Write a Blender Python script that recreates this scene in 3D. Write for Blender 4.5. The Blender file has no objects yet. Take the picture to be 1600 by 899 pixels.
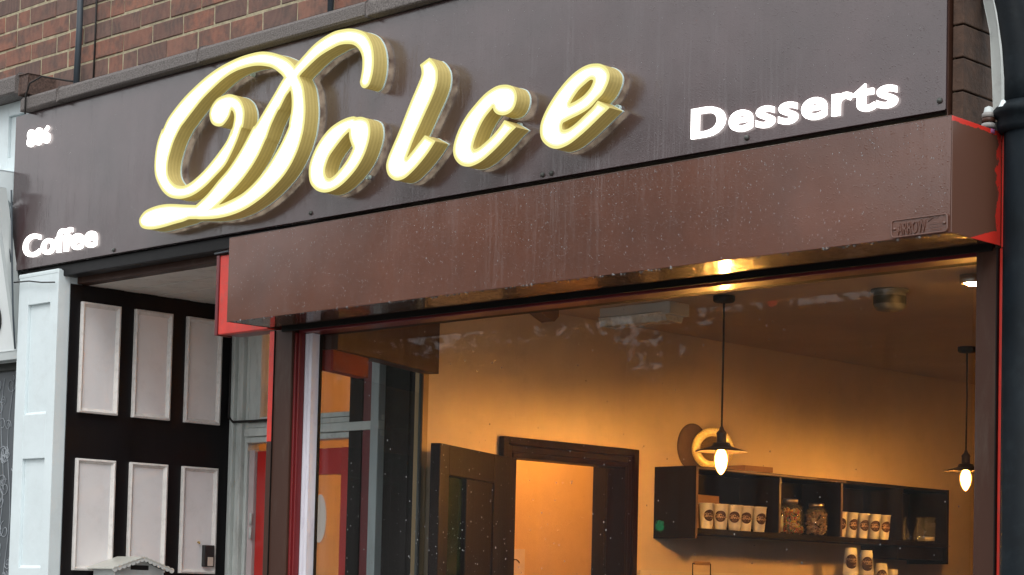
import bpy, bmesh, math, random
import numpy as np
from mathutils import Matrix, Vector, noise
from mathutils.geometry import tessellate_polygon

random.seed(7)
rnd = random.random
uni = random.uniform
R = math.radians
PI = math.pi
scene = bpy.context.scene
COL = scene.collection

# ------------------------------------------------------------------ camera
cam_d = bpy.data.cameras.new('camera')
cam = bpy.data.objects.new('camera', cam_d)
COL.objects.link(cam)
cam_d.sensor_width = 36.0
cam_d.lens = 70.2
cam_d.shift_y = 0.1875
cam_d.clip_start = 0.05
cam_d.clip_end = 600.0
YAW, PITCH, ROLL = R(-44.2286), R(3.171), R(1.382)
fw = Vector((math.sin(YAW) * math.cos(PITCH), math.cos(YAW) * math.cos(PITCH), math.sin(PITCH)))
rt = Vector((math.cos(YAW), -math.sin(YAW), 0.0))
up = rt.cross(fw)
rt2 = rt * math.cos(ROLL) + up * math.sin(ROLL)
up2 = up * math.cos(ROLL) - rt * math.sin(ROLL)
m = Matrix((rt2, up2, -fw)).transposed().to_4x4()
m.translation = Vector((0.0, -4.7, 1.6))
cam.matrix_world = m
scene.camera = cam

# ------------------------------------------------------------------ light: a wet overcast afternoon
world = bpy.data.worlds.new('World')
scene.world = world
world.use_nodes = True
wn, wl = world.node_tree.nodes, world.node_tree.links
wn.clear()
SUN_EL, SUN_AZ = R(46), R(142)
sky = wn.new('ShaderNodeTexSky'); sky.sky_type = 'NISHITA'; sky.sun_disc = False
sky.sun_elevation = SUN_EL; sky.sun_rotation = SUN_AZ
sky.air_density = 1.0; sky.dust_density = 4.0
hs = wn.new('ShaderNodeHueSaturation'); hs.inputs['Saturation'].default_value = 0.10
hs.inputs['Value'].default_value = 1.0
wl.new(sky.outputs[0], hs.inputs['Color'])
# flat cloud deck: evens the clear sky out into a pale grey
mixw = wn.new('ShaderNodeMix'); mixw.data_type = 'RGBA'
mixw.inputs[0].default_value = 0.72
mixw.inputs[7].default_value = (12.2, 12.6, 12.9, 1)
wl.new(hs.outputs[0], mixw.inputs[6])
bg = wn.new('ShaderNodeBackground'); bg.inputs['Strength'].default_value = 0.145
out = wn.new('ShaderNodeOutputWorld')
wl.new(mixw.outputs[2], bg.inputs['Color']); wl.new(bg.outputs[0], out.inputs['Surface'])

sun_d = bpy.data.lights.new('sun', 'SUN'); sun_d.energy = 1.1; sun_d.angle = R(25)
sun_d.color = (1.0, 0.97, 0.93)
sun = bpy.data.objects.new('sun', sun_d); COL.objects.link(sun)
sdir = Vector((math.sin(SUN_AZ) * math.cos(SUN_EL), math.cos(SUN_AZ) * math.cos(SUN_EL), math.sin(SUN_EL)))
sun.rotation_euler = (-sdir).to_track_quat('-Z', 'Y').to_euler()
sun.location = (10, -14, 16)

scene.view_settings.view_transform = 'Standard'
scene.view_settings.look = 'None'
scene.view_settings.exposure = 0.0
scene.view_settings.gamma = 1.0

# ------------------------------------------------------------------ materials
MATS = {}
def _new(name):
    m = bpy.data.materials.new(name); m.use_nodes = True
    nt = m.node_tree; nt.nodes.clear()
    o = nt.nodes.new('ShaderNodeOutputMaterial')
    MATS[name] = m
    return m, nt, o
def N(nt, t, **kw):
    n = nt.nodes.new(t)
    for k, v in kw.items():
        if k.startswith('i_'):
            key = k[2:]
            key = int(key) if key.isdigit() else key.replace('_', ' ')
            n.inputs[key].default_value = v
        else:
            setattr(n, k, v)
    return n
def pos(nt, stretch=(1, 1, 1)):
    g = N(nt, 'ShaderNodeNewGeometry')
    mp = N(nt, 'ShaderNodeMapping'); mp.inputs['Scale'].default_value = stretch
    nt.links.new(g.outputs['Position'], mp.inputs['Vector'])
    return mp.outputs[0]
def noise_n(nt, vec, scale, detail=4, rough=0.55):
    n = N(nt, 'ShaderNodeTexNoise', i_Scale=scale, i_Detail=detail, i_Roughness=rough)
    nt.links.new(vec, n.inputs['Vector'])
    return n.outputs['Fac']
def ramp(nt, fac, stops):
    r = N(nt, 'ShaderNodeValToRGB'); e = r.color_ramp.elements
    while len(e) < len(stops): e.new(0.5)
    for i, (p, c) in enumerate(stops):
        e[i].position = p; e[i].color = tuple(c) + ((1,) if len(c) == 3 else ())
    nt.links.new(fac, r.inputs[0])
    return r.outputs[0]
def mixc(nt, fac, a, b, blend='MIX'):
    mx = N(nt, 'ShaderNodeMix', data_type='RGBA', blend_type=blend)
    for sock, v in ((0, fac), (6, a), (7, b)):
        if hasattr(v, 'is_linked') or hasattr(v, 'links'): nt.links.new(v, mx.inputs[sock])
        elif sock == 0: mx.inputs[0].default_value = v
        else: mx.inputs[sock].default_value = tuple(v) + (1,)
    return mx.outputs[2]
def mathn(nt, op, a, b=None, clamp=False):
    n = N(nt, 'ShaderNodeMath', operation=op, use_clamp=clamp)
    for i, v in enumerate((a, b)):
        if v is None: continue
        if hasattr(v, 'links'): nt.links.new(v, n.inputs[i])
        else: n.inputs[i].default_value = v
    return n.outputs[0]
def paint(name, col, rough=0.5, metal=0.0, var=0.12, scale=6.0, grime=0.0, bump=0.15, bscale=60.0,
          stretch=(1, 1, 1), coat=0.0, coatr=0.12, bdist=0.002, spec=0.5, ior=1.5, dirt=(0.12, 0.10, 0.08)):
    """an everyday surface: slight tone variation, grime patches, fine relief"""
    m, nt, o = _new(name)
    b = N(nt, 'ShaderNodeBsdfPrincipled')
    v = pos(nt, stretch)
    f = noise_n(nt, v, scale)
    lo = [c * (1 - var) for c in col]; hi = [min(1, c * (1 + var)) for c in col]
    c = ramp(nt, f, [(0.3, lo), (0.7, hi)])
    if grime > 0:
        g = noise_n(nt, v, scale * 2.3, 8, 0.7)
        gm = ramp(nt, g, [(0.52, (0, 0, 0)), (0.72, (grime,) * 3)])
        c = mixc(nt, gm, c, dirt)
    nt.links.new(c, b.inputs['Base Color'])
    b.inputs['Roughness'].default_value = rough
    b.inputs['Metallic'].default_value = metal
    b.inputs['IOR'].default_value = ior
    b.inputs['Coat Weight'].default_value = coat
    b.inputs['Coat Roughness'].default_value = coatr
    if bump > 0:
        bn = N(nt, 'ShaderNodeBump', i_Strength=bump, i_Distance=bdist)
        nt.links.new(noise_n(nt, v, bscale, 5, 0.6), bn.inputs['Height'])
        nt.links.new(bn.outputs[0], b.inputs['Normal'])
        nt.links.new(bn.outputs[0], b.inputs['Coat Normal'])
    nt.links.new(b.outputs[0], o.inputs[0])
    return m
def emit(name, col, s):
    m, nt, o = _new(name)
    e = N(nt, 'ShaderNodeEmission', i_Strength=s); e.inputs[0].default_value = tuple(col) + (1,)
    nt.links.new(e.outputs[0], o.inputs[0])
    return m
def halo_mat():
    """rear of the letters: LED light leaking out unevenly towards the sign board"""
    m, nt, o = _new('led_rear_leak')
    e = N(nt, 'ShaderNodeEmission'); e.inputs[0].default_value = (1.0, 0.86, 0.62, 1)
    f = ramp(nt, noise_n(nt, pos(nt), 26, 3, 0.6), [(0.35, (0.15,) * 3), (0.65, (1, 1, 1))])
    nt.links.new(mathn(nt, 'MULTIPLY', f, 2.2), e.inputs['Strength'])
    nt.links.new(e.outputs[0], o.inputs[0])
    return m
def bulb_mat(name, col, s):
    """clear bulb round a hot filament: blinding in the middle, amber towards the rim of the glass"""
    m, nt, o = _new(name)
    lw = N(nt, 'ShaderNodeLayerWeight', i_Blend=0.5)
    core = mathn(nt, 'POWER', mathn(nt, 'SUBTRACT', 1.0, lw.outputs['Facing'], True), 10.0)
    e = N(nt, 'ShaderNodeEmission'); e.inputs[0].default_value = tuple(col) + (1,)
    nt.links.new(mathn(nt, 'ADD', mathn(nt, 'MULTIPLY', core, s), 1.3), e.inputs['Strength'])
    nt.links.new(e.outputs[0], o.inputs[0])
    return m
def wet(name, col, streak=1.0, coat_r=0.07, grain=0.5, ior=1.6):
    """dark gloss paint in the rain: beads, vertical runs and dried streaks over a smooth coat"""
    m, nt, o = _new(name)
    b = N(nt, 'ShaderNodeBsdfPrincipled')
    p1 = pos(nt, (1, 1, 0.022)); p2 = pos(nt, (1, 1, 1)); p3 = pos(nt, (1, 1, 0.12))
    runs = noise_n(nt, p1, 55, 6, 0.7)
    wob = noise_n(nt, p3, 18, 4, 0.6)
    fine = noise_n(nt, p2, 260, 2, 0.5)
    cl = noise_n(nt, p2, 3.2, 5, 0.6)
    line = ramp(nt, runs, [(0.0, (0, 0, 0)), (0.465, (0, 0, 0)), (0.485, (1, 1, 1)), (0.505, (0, 0, 0)), (1, (0, 0, 0))])
    patch = ramp(nt, wob, [(0.42, (0, 0, 0)), (0.62, (1, 1, 1))])
    line = mixc(nt, 1.0, line, patch, 'MULTIPLY')
    c = ramp(nt, cl, [(0.3, [x * 0.8 for x in col]), (0.7, [x * 1.2 for x in col])])
    dusty = [x * 0.75 + 0.045 for x in col]
    c = mixc(nt, mathn(nt, 'MULTIPLY', line, 0.07 * streak), c, dusty)
    nt.links.new(c, b.inputs['Base Color'])
    b.inputs['Roughness'].default_value = 0.42
    b.inputs['IOR'].default_value = 1.5
    b.inputs['Specular IOR Level'].default_value = 0.04
    b.inputs['Coat Weight'].default_value = 1.0
    b.inputs['Coat IOR'].default_value = ior
    cr = mathn(nt, 'ADD', coat_r, mathn(nt, 'MULTIPLY', wob, 0.10))
    nt.links.new(cr, b.inputs['Coat Roughness'])
    vor = N(nt, 'ShaderNodeTexVoronoi', i_Scale=130.0, feature='F1'); nt.links.new(p2, vor.inputs['Vector'])
    bead = ramp(nt, vor.outputs['Distance'], [(0.0, (1, 1, 1)), (0.35, (0, 0, 0))])
    gate = ramp(nt, noise_n(nt, p2, 45, 3, 0.6), [(0.5, (0, 0, 0)), (0.6, (1, 1, 1))])
    bead = mixc(nt, 1.0, bead, gate, 'MULTIPLY')
    h = mathn(nt, 'ADD', mathn(nt, 'MULTIPLY', bead, 0.8), mathn(nt, 'MULTIPLY', line, 0.7 * streak))
    h = mathn(nt, 'ADD', h, mathn(nt, 'MULTIPLY', fine, grain))
    h = mathn(nt, 'ADD', h, mathn(nt, 'MULTIPLY', noise_n(nt, p2, 2.6, 2, 0.4), 9.0))
    bn = N(nt, 'ShaderNodeBump', i_Strength=0.35, i_Distance=0.0012)
    nt.links.new(h, bn.inputs['Height'])
    nt.links.new(bn.outputs[0], b.inputs['Normal']); nt.links.new(bn.outputs[0], b.inputs['Coat Normal'])
    nt.links.new(b.outputs[0], o.inputs[0])
    return m
def glass(name, tint=(0.97, 0.98, 0.98), dirt=0.03, rough=0.015, ior=1.45):
    """a clear pane: fresnel mix of mirror and see-through with a trace of dust"""
    m, nt, o = _new(name)
    tr = N(nt, 'ShaderNodeBsdfTransparent'); tr.inputs[0].default_value = tuple(tint) + (1,)
    gl = N(nt, 'ShaderNodeBsdfGlossy', i_Roughness=rough)
    fr = N(nt, 'ShaderNodeFresnel', i_IOR=ior)
    df = N(nt, 'ShaderNodeBsdfDiffuse'); df.inputs[0].default_value = (0.5, 0.5, 0.5, 1)
    m1 = N(nt, 'ShaderNodeMixShader'); m2 = N(nt, 'ShaderNodeMixShader')
    gg = N(nt, 'ShaderNodeNewGeometry')   # only the outer skin of the pane mirrors (no inner total reflection in a thin sheet)
    outer = mathn(nt, 'SUBTRACT', 1.0, gg.outputs['Backfacing'])
    nt.links.new(mathn(nt, 'MULTIPLY', fr.outputs[0], outer), m1.inputs[0]); nt.links.new(tr.outputs[0], m1.inputs[1]); nt.links.new(gl.outputs[0], m1.inputs[2])
    d = ramp(nt, noise_n(nt, pos(nt, (1, 1, 0.06)), 14, 6, 0.7), [(0.35, (0.25,) * 3), (0.75, (1, 1, 1))])
    nt.links.new(mathn(nt, 'MULTIPLY', d, dirt), m2.inputs[0])
    nt.links.new(m1.outputs[0], m2.inputs[1]); nt.links.new(df.outputs[0], m2.inputs[2])
    nt.links.new(m2.outputs[0], o.inputs[0])
    return m

def brick_mat():
    m, nt, o = _new('brick_clay')
    b = N(nt, 'ShaderNodeBsdfPrincipled', i_Roughness=0.78)
    oi = N(nt, 'ShaderNodeObjectInfo')
    base = ramp(nt, oi.outputs['Random'], [(0.0, (0.095, 0.058, 0.052)), (0.2, (0.20, 0.088, 0.062)), (0.45, (0.28, 0.105, 0.065)),
                                           (0.62, (0.13, 0.072, 0.060)), (0.8, (0.32, 0.125, 0.075)), (1.0, (0.11, 0.075, 0.068))])
    v = pos(nt)
    dark = ramp(nt, noise_n(nt, v, 16, 5, 0.6), [(0.44, (0, 0, 0)), (0.62, (0.75,) * 3)])
    c = mixc(nt, dark, base, (0.075, 0.052, 0.046))
    swirl = N(nt, 'ShaderNodeTexWave', i_Scale=9.0, i_Distortion=14.0, i_Detail=4.0)
    nt.links.new(v, swirl.inputs['Vector'])
    c = mixc(nt, mathn(nt, 'MULTIPLY', swirl.outputs['Fac'], 0.13), c, (0.34, 0.19, 0.13))
    c = mixc(nt, mathn(nt, 'MULTIPLY', noise_n(nt, v, 160, 3, 0.7), 0.35), c, (0.15, 0.10, 0.08))
    nt.links.new(c, b.inputs['Base Color'])
    bn = N(nt, 'ShaderNodeBump', i_Strength=0.5, i_Distance=0.004)
    nt.links.new(noise_n(nt, v, 70, 6, 0.7), bn.inputs['Height'])
    nt.links.new(bn.outputs[0], b.inputs['Normal'])
    nt.links.new(b.outputs[0], o.inputs[0])
    return m
def plaster(name, col):
    """painted wall: roller texture, faint marks"""
    m, nt, o = _new(name)
    b = N(nt, 'ShaderNodeBsdfPrincipled', i_Roughness=0.7)
    v = pos(nt)
    c = ramp(nt, noise_n(nt, v, 1.7, 6, 0.65), [(0.3, [x * 0.86 for x in col]), (0.7, [min(1, x * 1.08) for x in col])])
    sm = ramp(nt, noise_n(nt, v, 7, 8, 0.75), [(0.55, (0, 0, 0)), (0.8, (0.35,) * 3)])
    c = mixc(nt, sm, c, [x * 0.6 for x in col])
    nt.links.new(c, b.inputs['Base Color'])
    bn = N(nt, 'ShaderNodeBump', i_Strength=0.3, i_Distance=0.003)
    nt.links.new(noise_n(nt, v, 90, 4, 0.6), bn.inputs['Height'])
    nt.links.new(bn.outputs[0], b.inputs['Normal'])
    nt.links.new(b.outputs[0], o.inputs[0])
    return m
def gold_side():
    m, nt, o = _new('gold_return')
    b = N(nt, 'ShaderNodeBsdfPrincipled', i_Roughness=0.42)
    g = N(nt, 'ShaderNodeNewGeometry'); s = N(nt, 'ShaderNodeSeparateXYZ')
    nt.links.new(g.outputs['Position'], s.inputs[0])
    w = mathn(nt, 'SINE', mathn(nt, 'MULTIPLY', s.outputs['Y'], 2 * PI / 0.0155))
    w2 = mathn(nt, 'SINE', mathn(nt, 'MULTIPLY', s.outputs['Y'], 2 * PI / 0.0062))
    ww = mathn(nt, 'ADD', w, mathn(nt, 'MULTIPLY', w2, 0.4))
    f = mathn(nt, 'ADD', mathn(nt, 'MULTIPLY', ww, 0.25), 0.5)
    nz = noise_n(nt, pos(nt), 160, 3, 0.7)
    f = mathn(nt, 'ADD', mathn(nt, 'MULTIPLY', f, 0.45), mathn(nt, 'MULTIPLY', nz, 0.3))
    c = ramp(nt, f, [(0.1, (0.42, 0.33, 0.12)), (0.7, (0.68, 0.56, 0.23))])
    nt.links.new(c, b.inputs['Base Color'])
    bn = N(nt, 'ShaderNodeBump', i_Strength=0.12, i_Distance=0.001); nt.links.new(ww, bn.inputs['Height'])
    nt.links.new(bn.outputs[0], b.inputs['Normal'])
    # the acrylic side wall lets a little of the LED light through
    b.inputs['Emission Color'].default_value = (0.9, 0.7, 0.16, 1)
    b.inputs['Emission Strength'].default_value = 0.09
    nt.links.new(b.outputs[0], o.inputs[0])
    return m
def candy_mat(name, cols):
    m, nt, o = _new(name)
    b = N(nt, 'ShaderNodeBsdfPrincipled', i_Roughness=0.35)
    v = N(nt, 'ShaderNodeTexVoronoi', i_Scale=75.0); nt.links.new(pos(nt), v.inputs['Vector'])
    s = N(nt, 'ShaderNodeSeparateColor'); nt.links.new(v.outputs['Color'], s.inputs[0])
    n = len(cols)
    r = N(nt, 'ShaderNodeValToRGB'); r.color_ramp.interpolation = 'CONSTANT'; e = r.color_ramp.elements
    while len(e) < n: e.new(0.5)
    for i, cc in enumerate(cols): e[i].position = i / n; e[i].color = tuple(cc) + (1,)
    nt.links.new(s.outputs[0], r.inputs[0]); nt.links.new(r.outputs[0], b.inputs['Base Color'])
    nt.links.new(b.outputs[0], o.inputs[0])
    return m
def patchy(name, a, bcol, zc, yc):
    """brown paint with the older red showing along the back edge and the lower back corner"""
    m, nt, o = _new(name)
    b = N(nt, 'ShaderNodeBsdfPrincipled', i_Roughness=0.35)
    b.inputs['Coat Weight'].default_value = 0.6; b.inputs['Coat Roughness'].default_value = 0.145
    g = N(nt, 'ShaderNodeNewGeometry'); s = N(nt, 'ShaderNodeSeparateXYZ'); nt.links.new(g.outputs['Position'], s.inputs[0])
    v = pos(nt)
    n1 = mathn(nt, 'MULTIPLY', mathn(nt, 'SUBTRACT', noise_n(nt, v, 30, 4, 0.6), 0.5), 0.07)
    y = mathn(nt, 'ADD', s.outputs['Y'], n1)
    back = mathn(nt, 'GREATER_THAN', y, yc)
    # corner: y*0.9 - (z - zbottom) large
    diag = mathn(nt, 'SUBTRACT', mathn(nt, 'MULTIPLY', y, 0.28), mathn(nt, 'SUBTRACT', s.outputs['Z'], zc))
    corner = mathn(nt, 'GREATER_THAN', diag, -0.045)
    top = mathn(nt, 'GREATER_THAN', mathn(nt, 'ADD', s.outputs['Z'], mathn(nt, 'MULTIPLY', n1, 0.3)), 2.846)
    f = mathn(nt, 'MAXIMUM', mathn(nt, 'MAXIMUM', back, corner), top)
    c = mixc(nt, f, a, bcol)
    nt.links.new(c, b.inputs['Base Color']); nt.links.new(b.outputs[0], o.inputs[0])
    return m

M = dict(
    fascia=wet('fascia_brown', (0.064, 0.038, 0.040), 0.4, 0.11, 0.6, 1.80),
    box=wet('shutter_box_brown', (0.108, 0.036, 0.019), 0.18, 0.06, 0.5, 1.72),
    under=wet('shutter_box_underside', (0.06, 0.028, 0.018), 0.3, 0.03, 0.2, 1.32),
    rail=paint('rail_brown', (0.052, 0.021, 0.013), 0.5, coat=0.1, ior=1.35, coatr=0.2, grime=0.3, bump=0.2, stretch=(1, 1, .2)),
    red=paint('red_paint', (0.62, 0.035, 0.022), 0.45, coat=0.2, coatr=0.25, var=0.15, scale=11, grime=0.45, bump=0.2),
    door_red=paint('door_red', (0.45, 0.016, 0.012), 0.4, coat=0.3, var=0.1, bump=0.1),
    maroon=paint('maroon_paint', (0.13, 0.010, 0.014), 0.42, coat=0.3, var=0.2, bump=0.1),
    post_dull=paint('dull_red', (0.20, 0.022, 0.012), 0.6, ior=1.3),
    black=paint('black_gloss', (0.008, 0.007, 0.008), 0.45, ior=1.3, coat=0.06, coatr=0.25, var=0.3, bump=0.25, bscale=30, stretch=(1, 1, .15)),
    blacktim=paint('black_timber', (0.010, 0.008, 0.007), 0.55, ior=1.25, var=0.3, bump=0.3),
    pipe=paint('pipe_black', (0.004, 0.007, 0.010), 0.6, spec=.2, ior=1.25, var=0.3, grime=0.35, scale=9, bump=0.3, bscale=40, dirt=(0.02, 0.03, 0.035)),
    white=paint('old_white_paint', (0.68, 0.76, 0.78), 0.5, var=0.04, scale=5, grime=0.18, bump=0.35, bscale=22, bdist=0.004, dirt=(0.42, 0.44, 0.42)),
    panelwhite=paint('panel_white', (0.82, 0.805, 0.81), 0.45, var=0.05, scale=4, grime=0.15, bump=0.35, bscale=14, bdist=0.003, dirt=(0.38, 0.34, 0.3)),
    moldwhite=paint('moulding_white', (0.74, 0.71, 0.68), 0.5, var=0.08, scale=18, grime=0.35, bump=0.6, bscale=40, bdist=0.004, dirt=(0.30, 0.26, 0.22)),
    framewhite=paint('frame_white', (0.50, 0.53, 0.51), 0.5, var=0.1, scale=12, grime=0.55, bump=0.5, bscale=40, stretch=(1, 1, .25), bdist=0.004, dirt=(0.2, 0.2, 0.18)),
    lilac=paint('post_white', (0.66, 0.64, 0.70), 0.5, var=0.12, scale=14, grime=0.5, bump=0.5, bscale=26, stretch=(1, 1, .3), bdist=0.005, dirt=(0.34, 0.26, 0.36)),
    soffit=paint('soffit_white', (0.66, 0.63, 0.58), 0.6, var=0.08, grime=0.4, bump=0.3, dirt=(0.25, 0.22, 0.18)),
    mortar=paint('mortar', (0.38, 0.33, 0.22), 0.9, var=0.3, scale=30, bump=0.8, bscale=200, bdist=0.004),
    brick=brick_mat(),
    stone=paint('granite_coping', (0.135, 0.118, 0.112), 0.75, var=0.55, scale=170, grime=0.5, bump=0.9, bscale=150, bdist=0.004, dirt=(0.24, 0.22, 0.21)),
    stone2=paint('red_stone_coping', (0.10, 0.062, 0.05), 0.75, var=0.5, scale=90, bump=0.9, bscale=120, bdist=0.004),
    pierbrick=paint('brown_brick', (0.060, 0.030, 0.017), 0.75, var=0.35, scale=28, grime=0.5, bump=0.7, bscale=60, bdist=0.004, dirt=(0.03, 0.02, 0.015)),
    greywire=paint('conduit_grey', (0.05, 0.065, 0.08), 0.45, var=0.1, bump=0.1),
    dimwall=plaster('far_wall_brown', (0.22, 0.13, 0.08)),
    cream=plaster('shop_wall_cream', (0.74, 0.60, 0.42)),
    ceil=plaster('shop_ceiling_paint', (0.64, 0.49, 0.34)),
    corr=plaster('lobby_wall_cream', (0.78, 0.62, 0.42)),
    floor=paint('shop_floor_wood', (0.07, 0.035, 0.02), 0.4, bump=0.2),
    darkwood=paint('dark_wood', (0.014, 0.004, 0.002), 0.45, ior=1.22, var=0.4, scale=8, coat=0.05, coatr=0.2, bump=0.3, stretch=(1, 1, .12)),
    doorwood=paint('door_wood', (0.009, 0.003, 0.0015), 0.45, ior=1.22, var=0.45, scale=9, coat=0.05, coatr=0.18, bump=0.3, stretch=(1, 1, .1)),
    shelf=paint('shelf_dark', (0.009, 0.006, 0.004), 0.6, ior=1.2, var=0.3, bump=0.2),
    shelfedge=paint('shelf_edge', (0.10, 0.06, 0.035), 0.5, var=0.2, bump=0.2),
    board=paint('cardboard', (0.30, 0.17, 0.09), 0.8, var=0.1, bump=0.2),
    cup=paint('paper_cup', (0.88, 0.86, 0.82), 0.55, var=0.03, bump=0.05),
    cuplabel=paint('cup_label', (0.045, 0.018, 0.014), 0.6, var=0.1, bump=0),
    cupprint=paint('cup_print', (0.55, 0.38, 0.25), 0.6, var=0.05, bump=0),
    metal=paint('brushed_metal', (0.55, 0.50, 0.44), 0.32, metal=1.0, var=0.1, bump=0.1),
    brass=paint('aged_brass', (0.62, 0.42, 0.14), 0.32, metal=1.0, var=0.25, scale=60, bump=0.5, bscale=90),
    dishgold=paint('dish_gold', (0.98, 0.72, 0.28), 0.42, metal=0.6, var=0.2, scale=80, bump=0.4, bscale=120),
    dishdark=paint('dish_tracery', (0.16, 0.10, 0.045), 0.5, metal=0.4, var=0.6, scale=120, bump=0.8, bscale=160),
    bronze=paint('lamp_bronze', (0.075, 0.055, 0.04), 0.4, metal=0.6, var=0.2, bump=0.1),
    flex=paint('black_flex', (0.012, 0.010, 0.009), 0.6, bump=0),
    plastic=paint('grey_plastic', (0.62, 0.66, 0.64), 0.45, var=0.08, bump=0.05),
    darkgrey=paint('dark_grey_metal', (0.055, 0.06, 0.055), 0.5, var=0.2, bump=0.1),
    signwhite=paint('sign_white', (0.80, 0.84, 0.84), 0.35, var=0.03, bump=0.05, coat=0.3),
    signgrey=paint('sign_frame_grey', (0.50, 0.54, 0.54), 0.4, var=0.05, bump=0.1),
    print_black=paint('sign_black', (0.02, 0.02, 0.02), 0.4, bump=0),
    film=paint('window_film', (0.075, 0.085, 0.095), 0.35, var=0.15, scale=3, bump=0.1),
    scroll=paint('scroll_print', (0.34, 0.37, 0.40), 0.4, var=0.3, scale=6, bump=0),
    mail=paint('mailbox_white', (0.62, 0.65, 0.64), 0.35, var=0.06, grime=0.25, bump=0.1, coat=0.3),
    mailroof=paint('mailbox_roof', (0.52, 0.52, 0.47), 0.4, var=0.08, grime=0.2, bump=0.1),
    asphalt=paint('asphalt', (0.05, 0.05, 0.052), 0.35, var=0.25, scale=30, bump=0.6, bscale=120),
    paving=paint('paving', (0.20, 0.19, 0.18), 0.4, var=0.2, scale=8, bump=0.4, bscale=80),
    ground=paint('ground_earth', (0.10, 0.10, 0.07), 0.9, var=0.3, scale=2, bump=0.5),
    kerb=paint('kerb_granite', (0.25, 0.24, 0.23), 0.7, var=0.3, scale=60, bump=0.5),
    render=paint('neighbour_render', (0.66, 0.69, 0.66), 0.7, var=0.07, grime=0.3, bump=0.3),
    bark=paint('bark', (0.07, 0.055, 0.04), 0.9, var=0.3, bump=0.8, bscale=20),
    leaf=paint('leaf', (0.045, 0.075, 0.028), 0.55, var=0.5, scale=1.2, bump=0),
    gold=gold_side(),
    rim=emit('led_rim_yellow', (1.0, 0.93, 0.36), 0.95),
    rim2=emit('led_inner_yellow', (1.0, 0.97, 0.55), 1.25),
    lit=emit('led_face_white', (1.0, 0.985, 0.90), 2.6),
    word=emit('led_word_white', (1.0, 0.955, 0.93), 3.2),
    backglow=halo_mat(),
    backing=paint('acrylic_backing', (0.62, 0.78, 0.80), 0.3, var=0.03, bump=0),
    bulb=bulb_mat('bulb_filament_glow', (1.0, 0.43, 0.085), 3400.0),
    bulb2=bulb_mat('bulb_filament_glow_low', (1.0, 0.43, 0.085), 1900.0),
    spot=emit('ceiling_spot_glow', (1.0, 0.47, 0.12), 850.0),
    lobby=emit('lobby_lamp_glow', (1.0, 0.40, 0.07), 1100.0),
    glass=glass('window_glass', dirt=0.016),
    glass2=glass('door_glass', dirt=0.004),
    jar=glass('jar_glass', tint=(0.93, 0.95, 0.93), dirt=0.10, rough=0.03, ior=1.5),
    drop=glass('raindrop_water', tint=(0.9, 0.9, 0.9), dirt=0.5, rough=0.05, ior=1.33),
    droplet=glass('pane_drop', tint=(0.85, 0.85, 0.85), dirt=0.9, rough=0.1, ior=1.33),
    plastic2=paint('dim_plastic', (0.17, 0.18, 0.17), 0.5, var=0.08, bump=0.05),
    shadow_disc=paint('dish_shadow_brown', (0.13, 0.08, 0.05), 0.7, var=0.15, scale=20),  # dark brown for the disc that stands in for the dish's shadow
    oval=paint('door_sticker', (0.72, 0.62, 0.55), 0.6, var=0.03, bump=0),
    boxend=patchy('box_end_paint', (0.115, 0.050, 0.032), (0.62, 0.035, 0.022), 2.55, -0.028),
    sweets=candy_mat('mixed_sweets', [(0.65, 0.08, 0.04), (0.75, 0.45, 0.05), (0.10, 0.35, 0.08), (0.8, 0.65, 0.35), (0.55, 0.2, 0.05), (0.75, 0.3, 0.1)]),
    fudge=candy_mat('fudge_pieces', [(0.30, 0.17, 0.12), (0.45, 0.28, 0.20), (0.36, 0.2, 0.14), (0.55, 0.4, 0.3)]),
    powder=paint('white_powder', (0.7, 0.66, 0.6), 0.8, bump=0.1),
    marble=paint('pale_splashback', (0.72, 0.62, 0.47), 0.4, bump=0.05),
    conewood=paint('handle_wood', (0.42, 0.25, 0.10), 0.5, bump=0.1),
    insgrey=paint('insulator_grey', (0.26, 0.25, 0.24), 0.5, var=.2, grime=.5, bump=0.1),
    pinkcap=paint('insulator_cap', (0.30, 0.10, 0.22), 0.4, bump=0),
)

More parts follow.
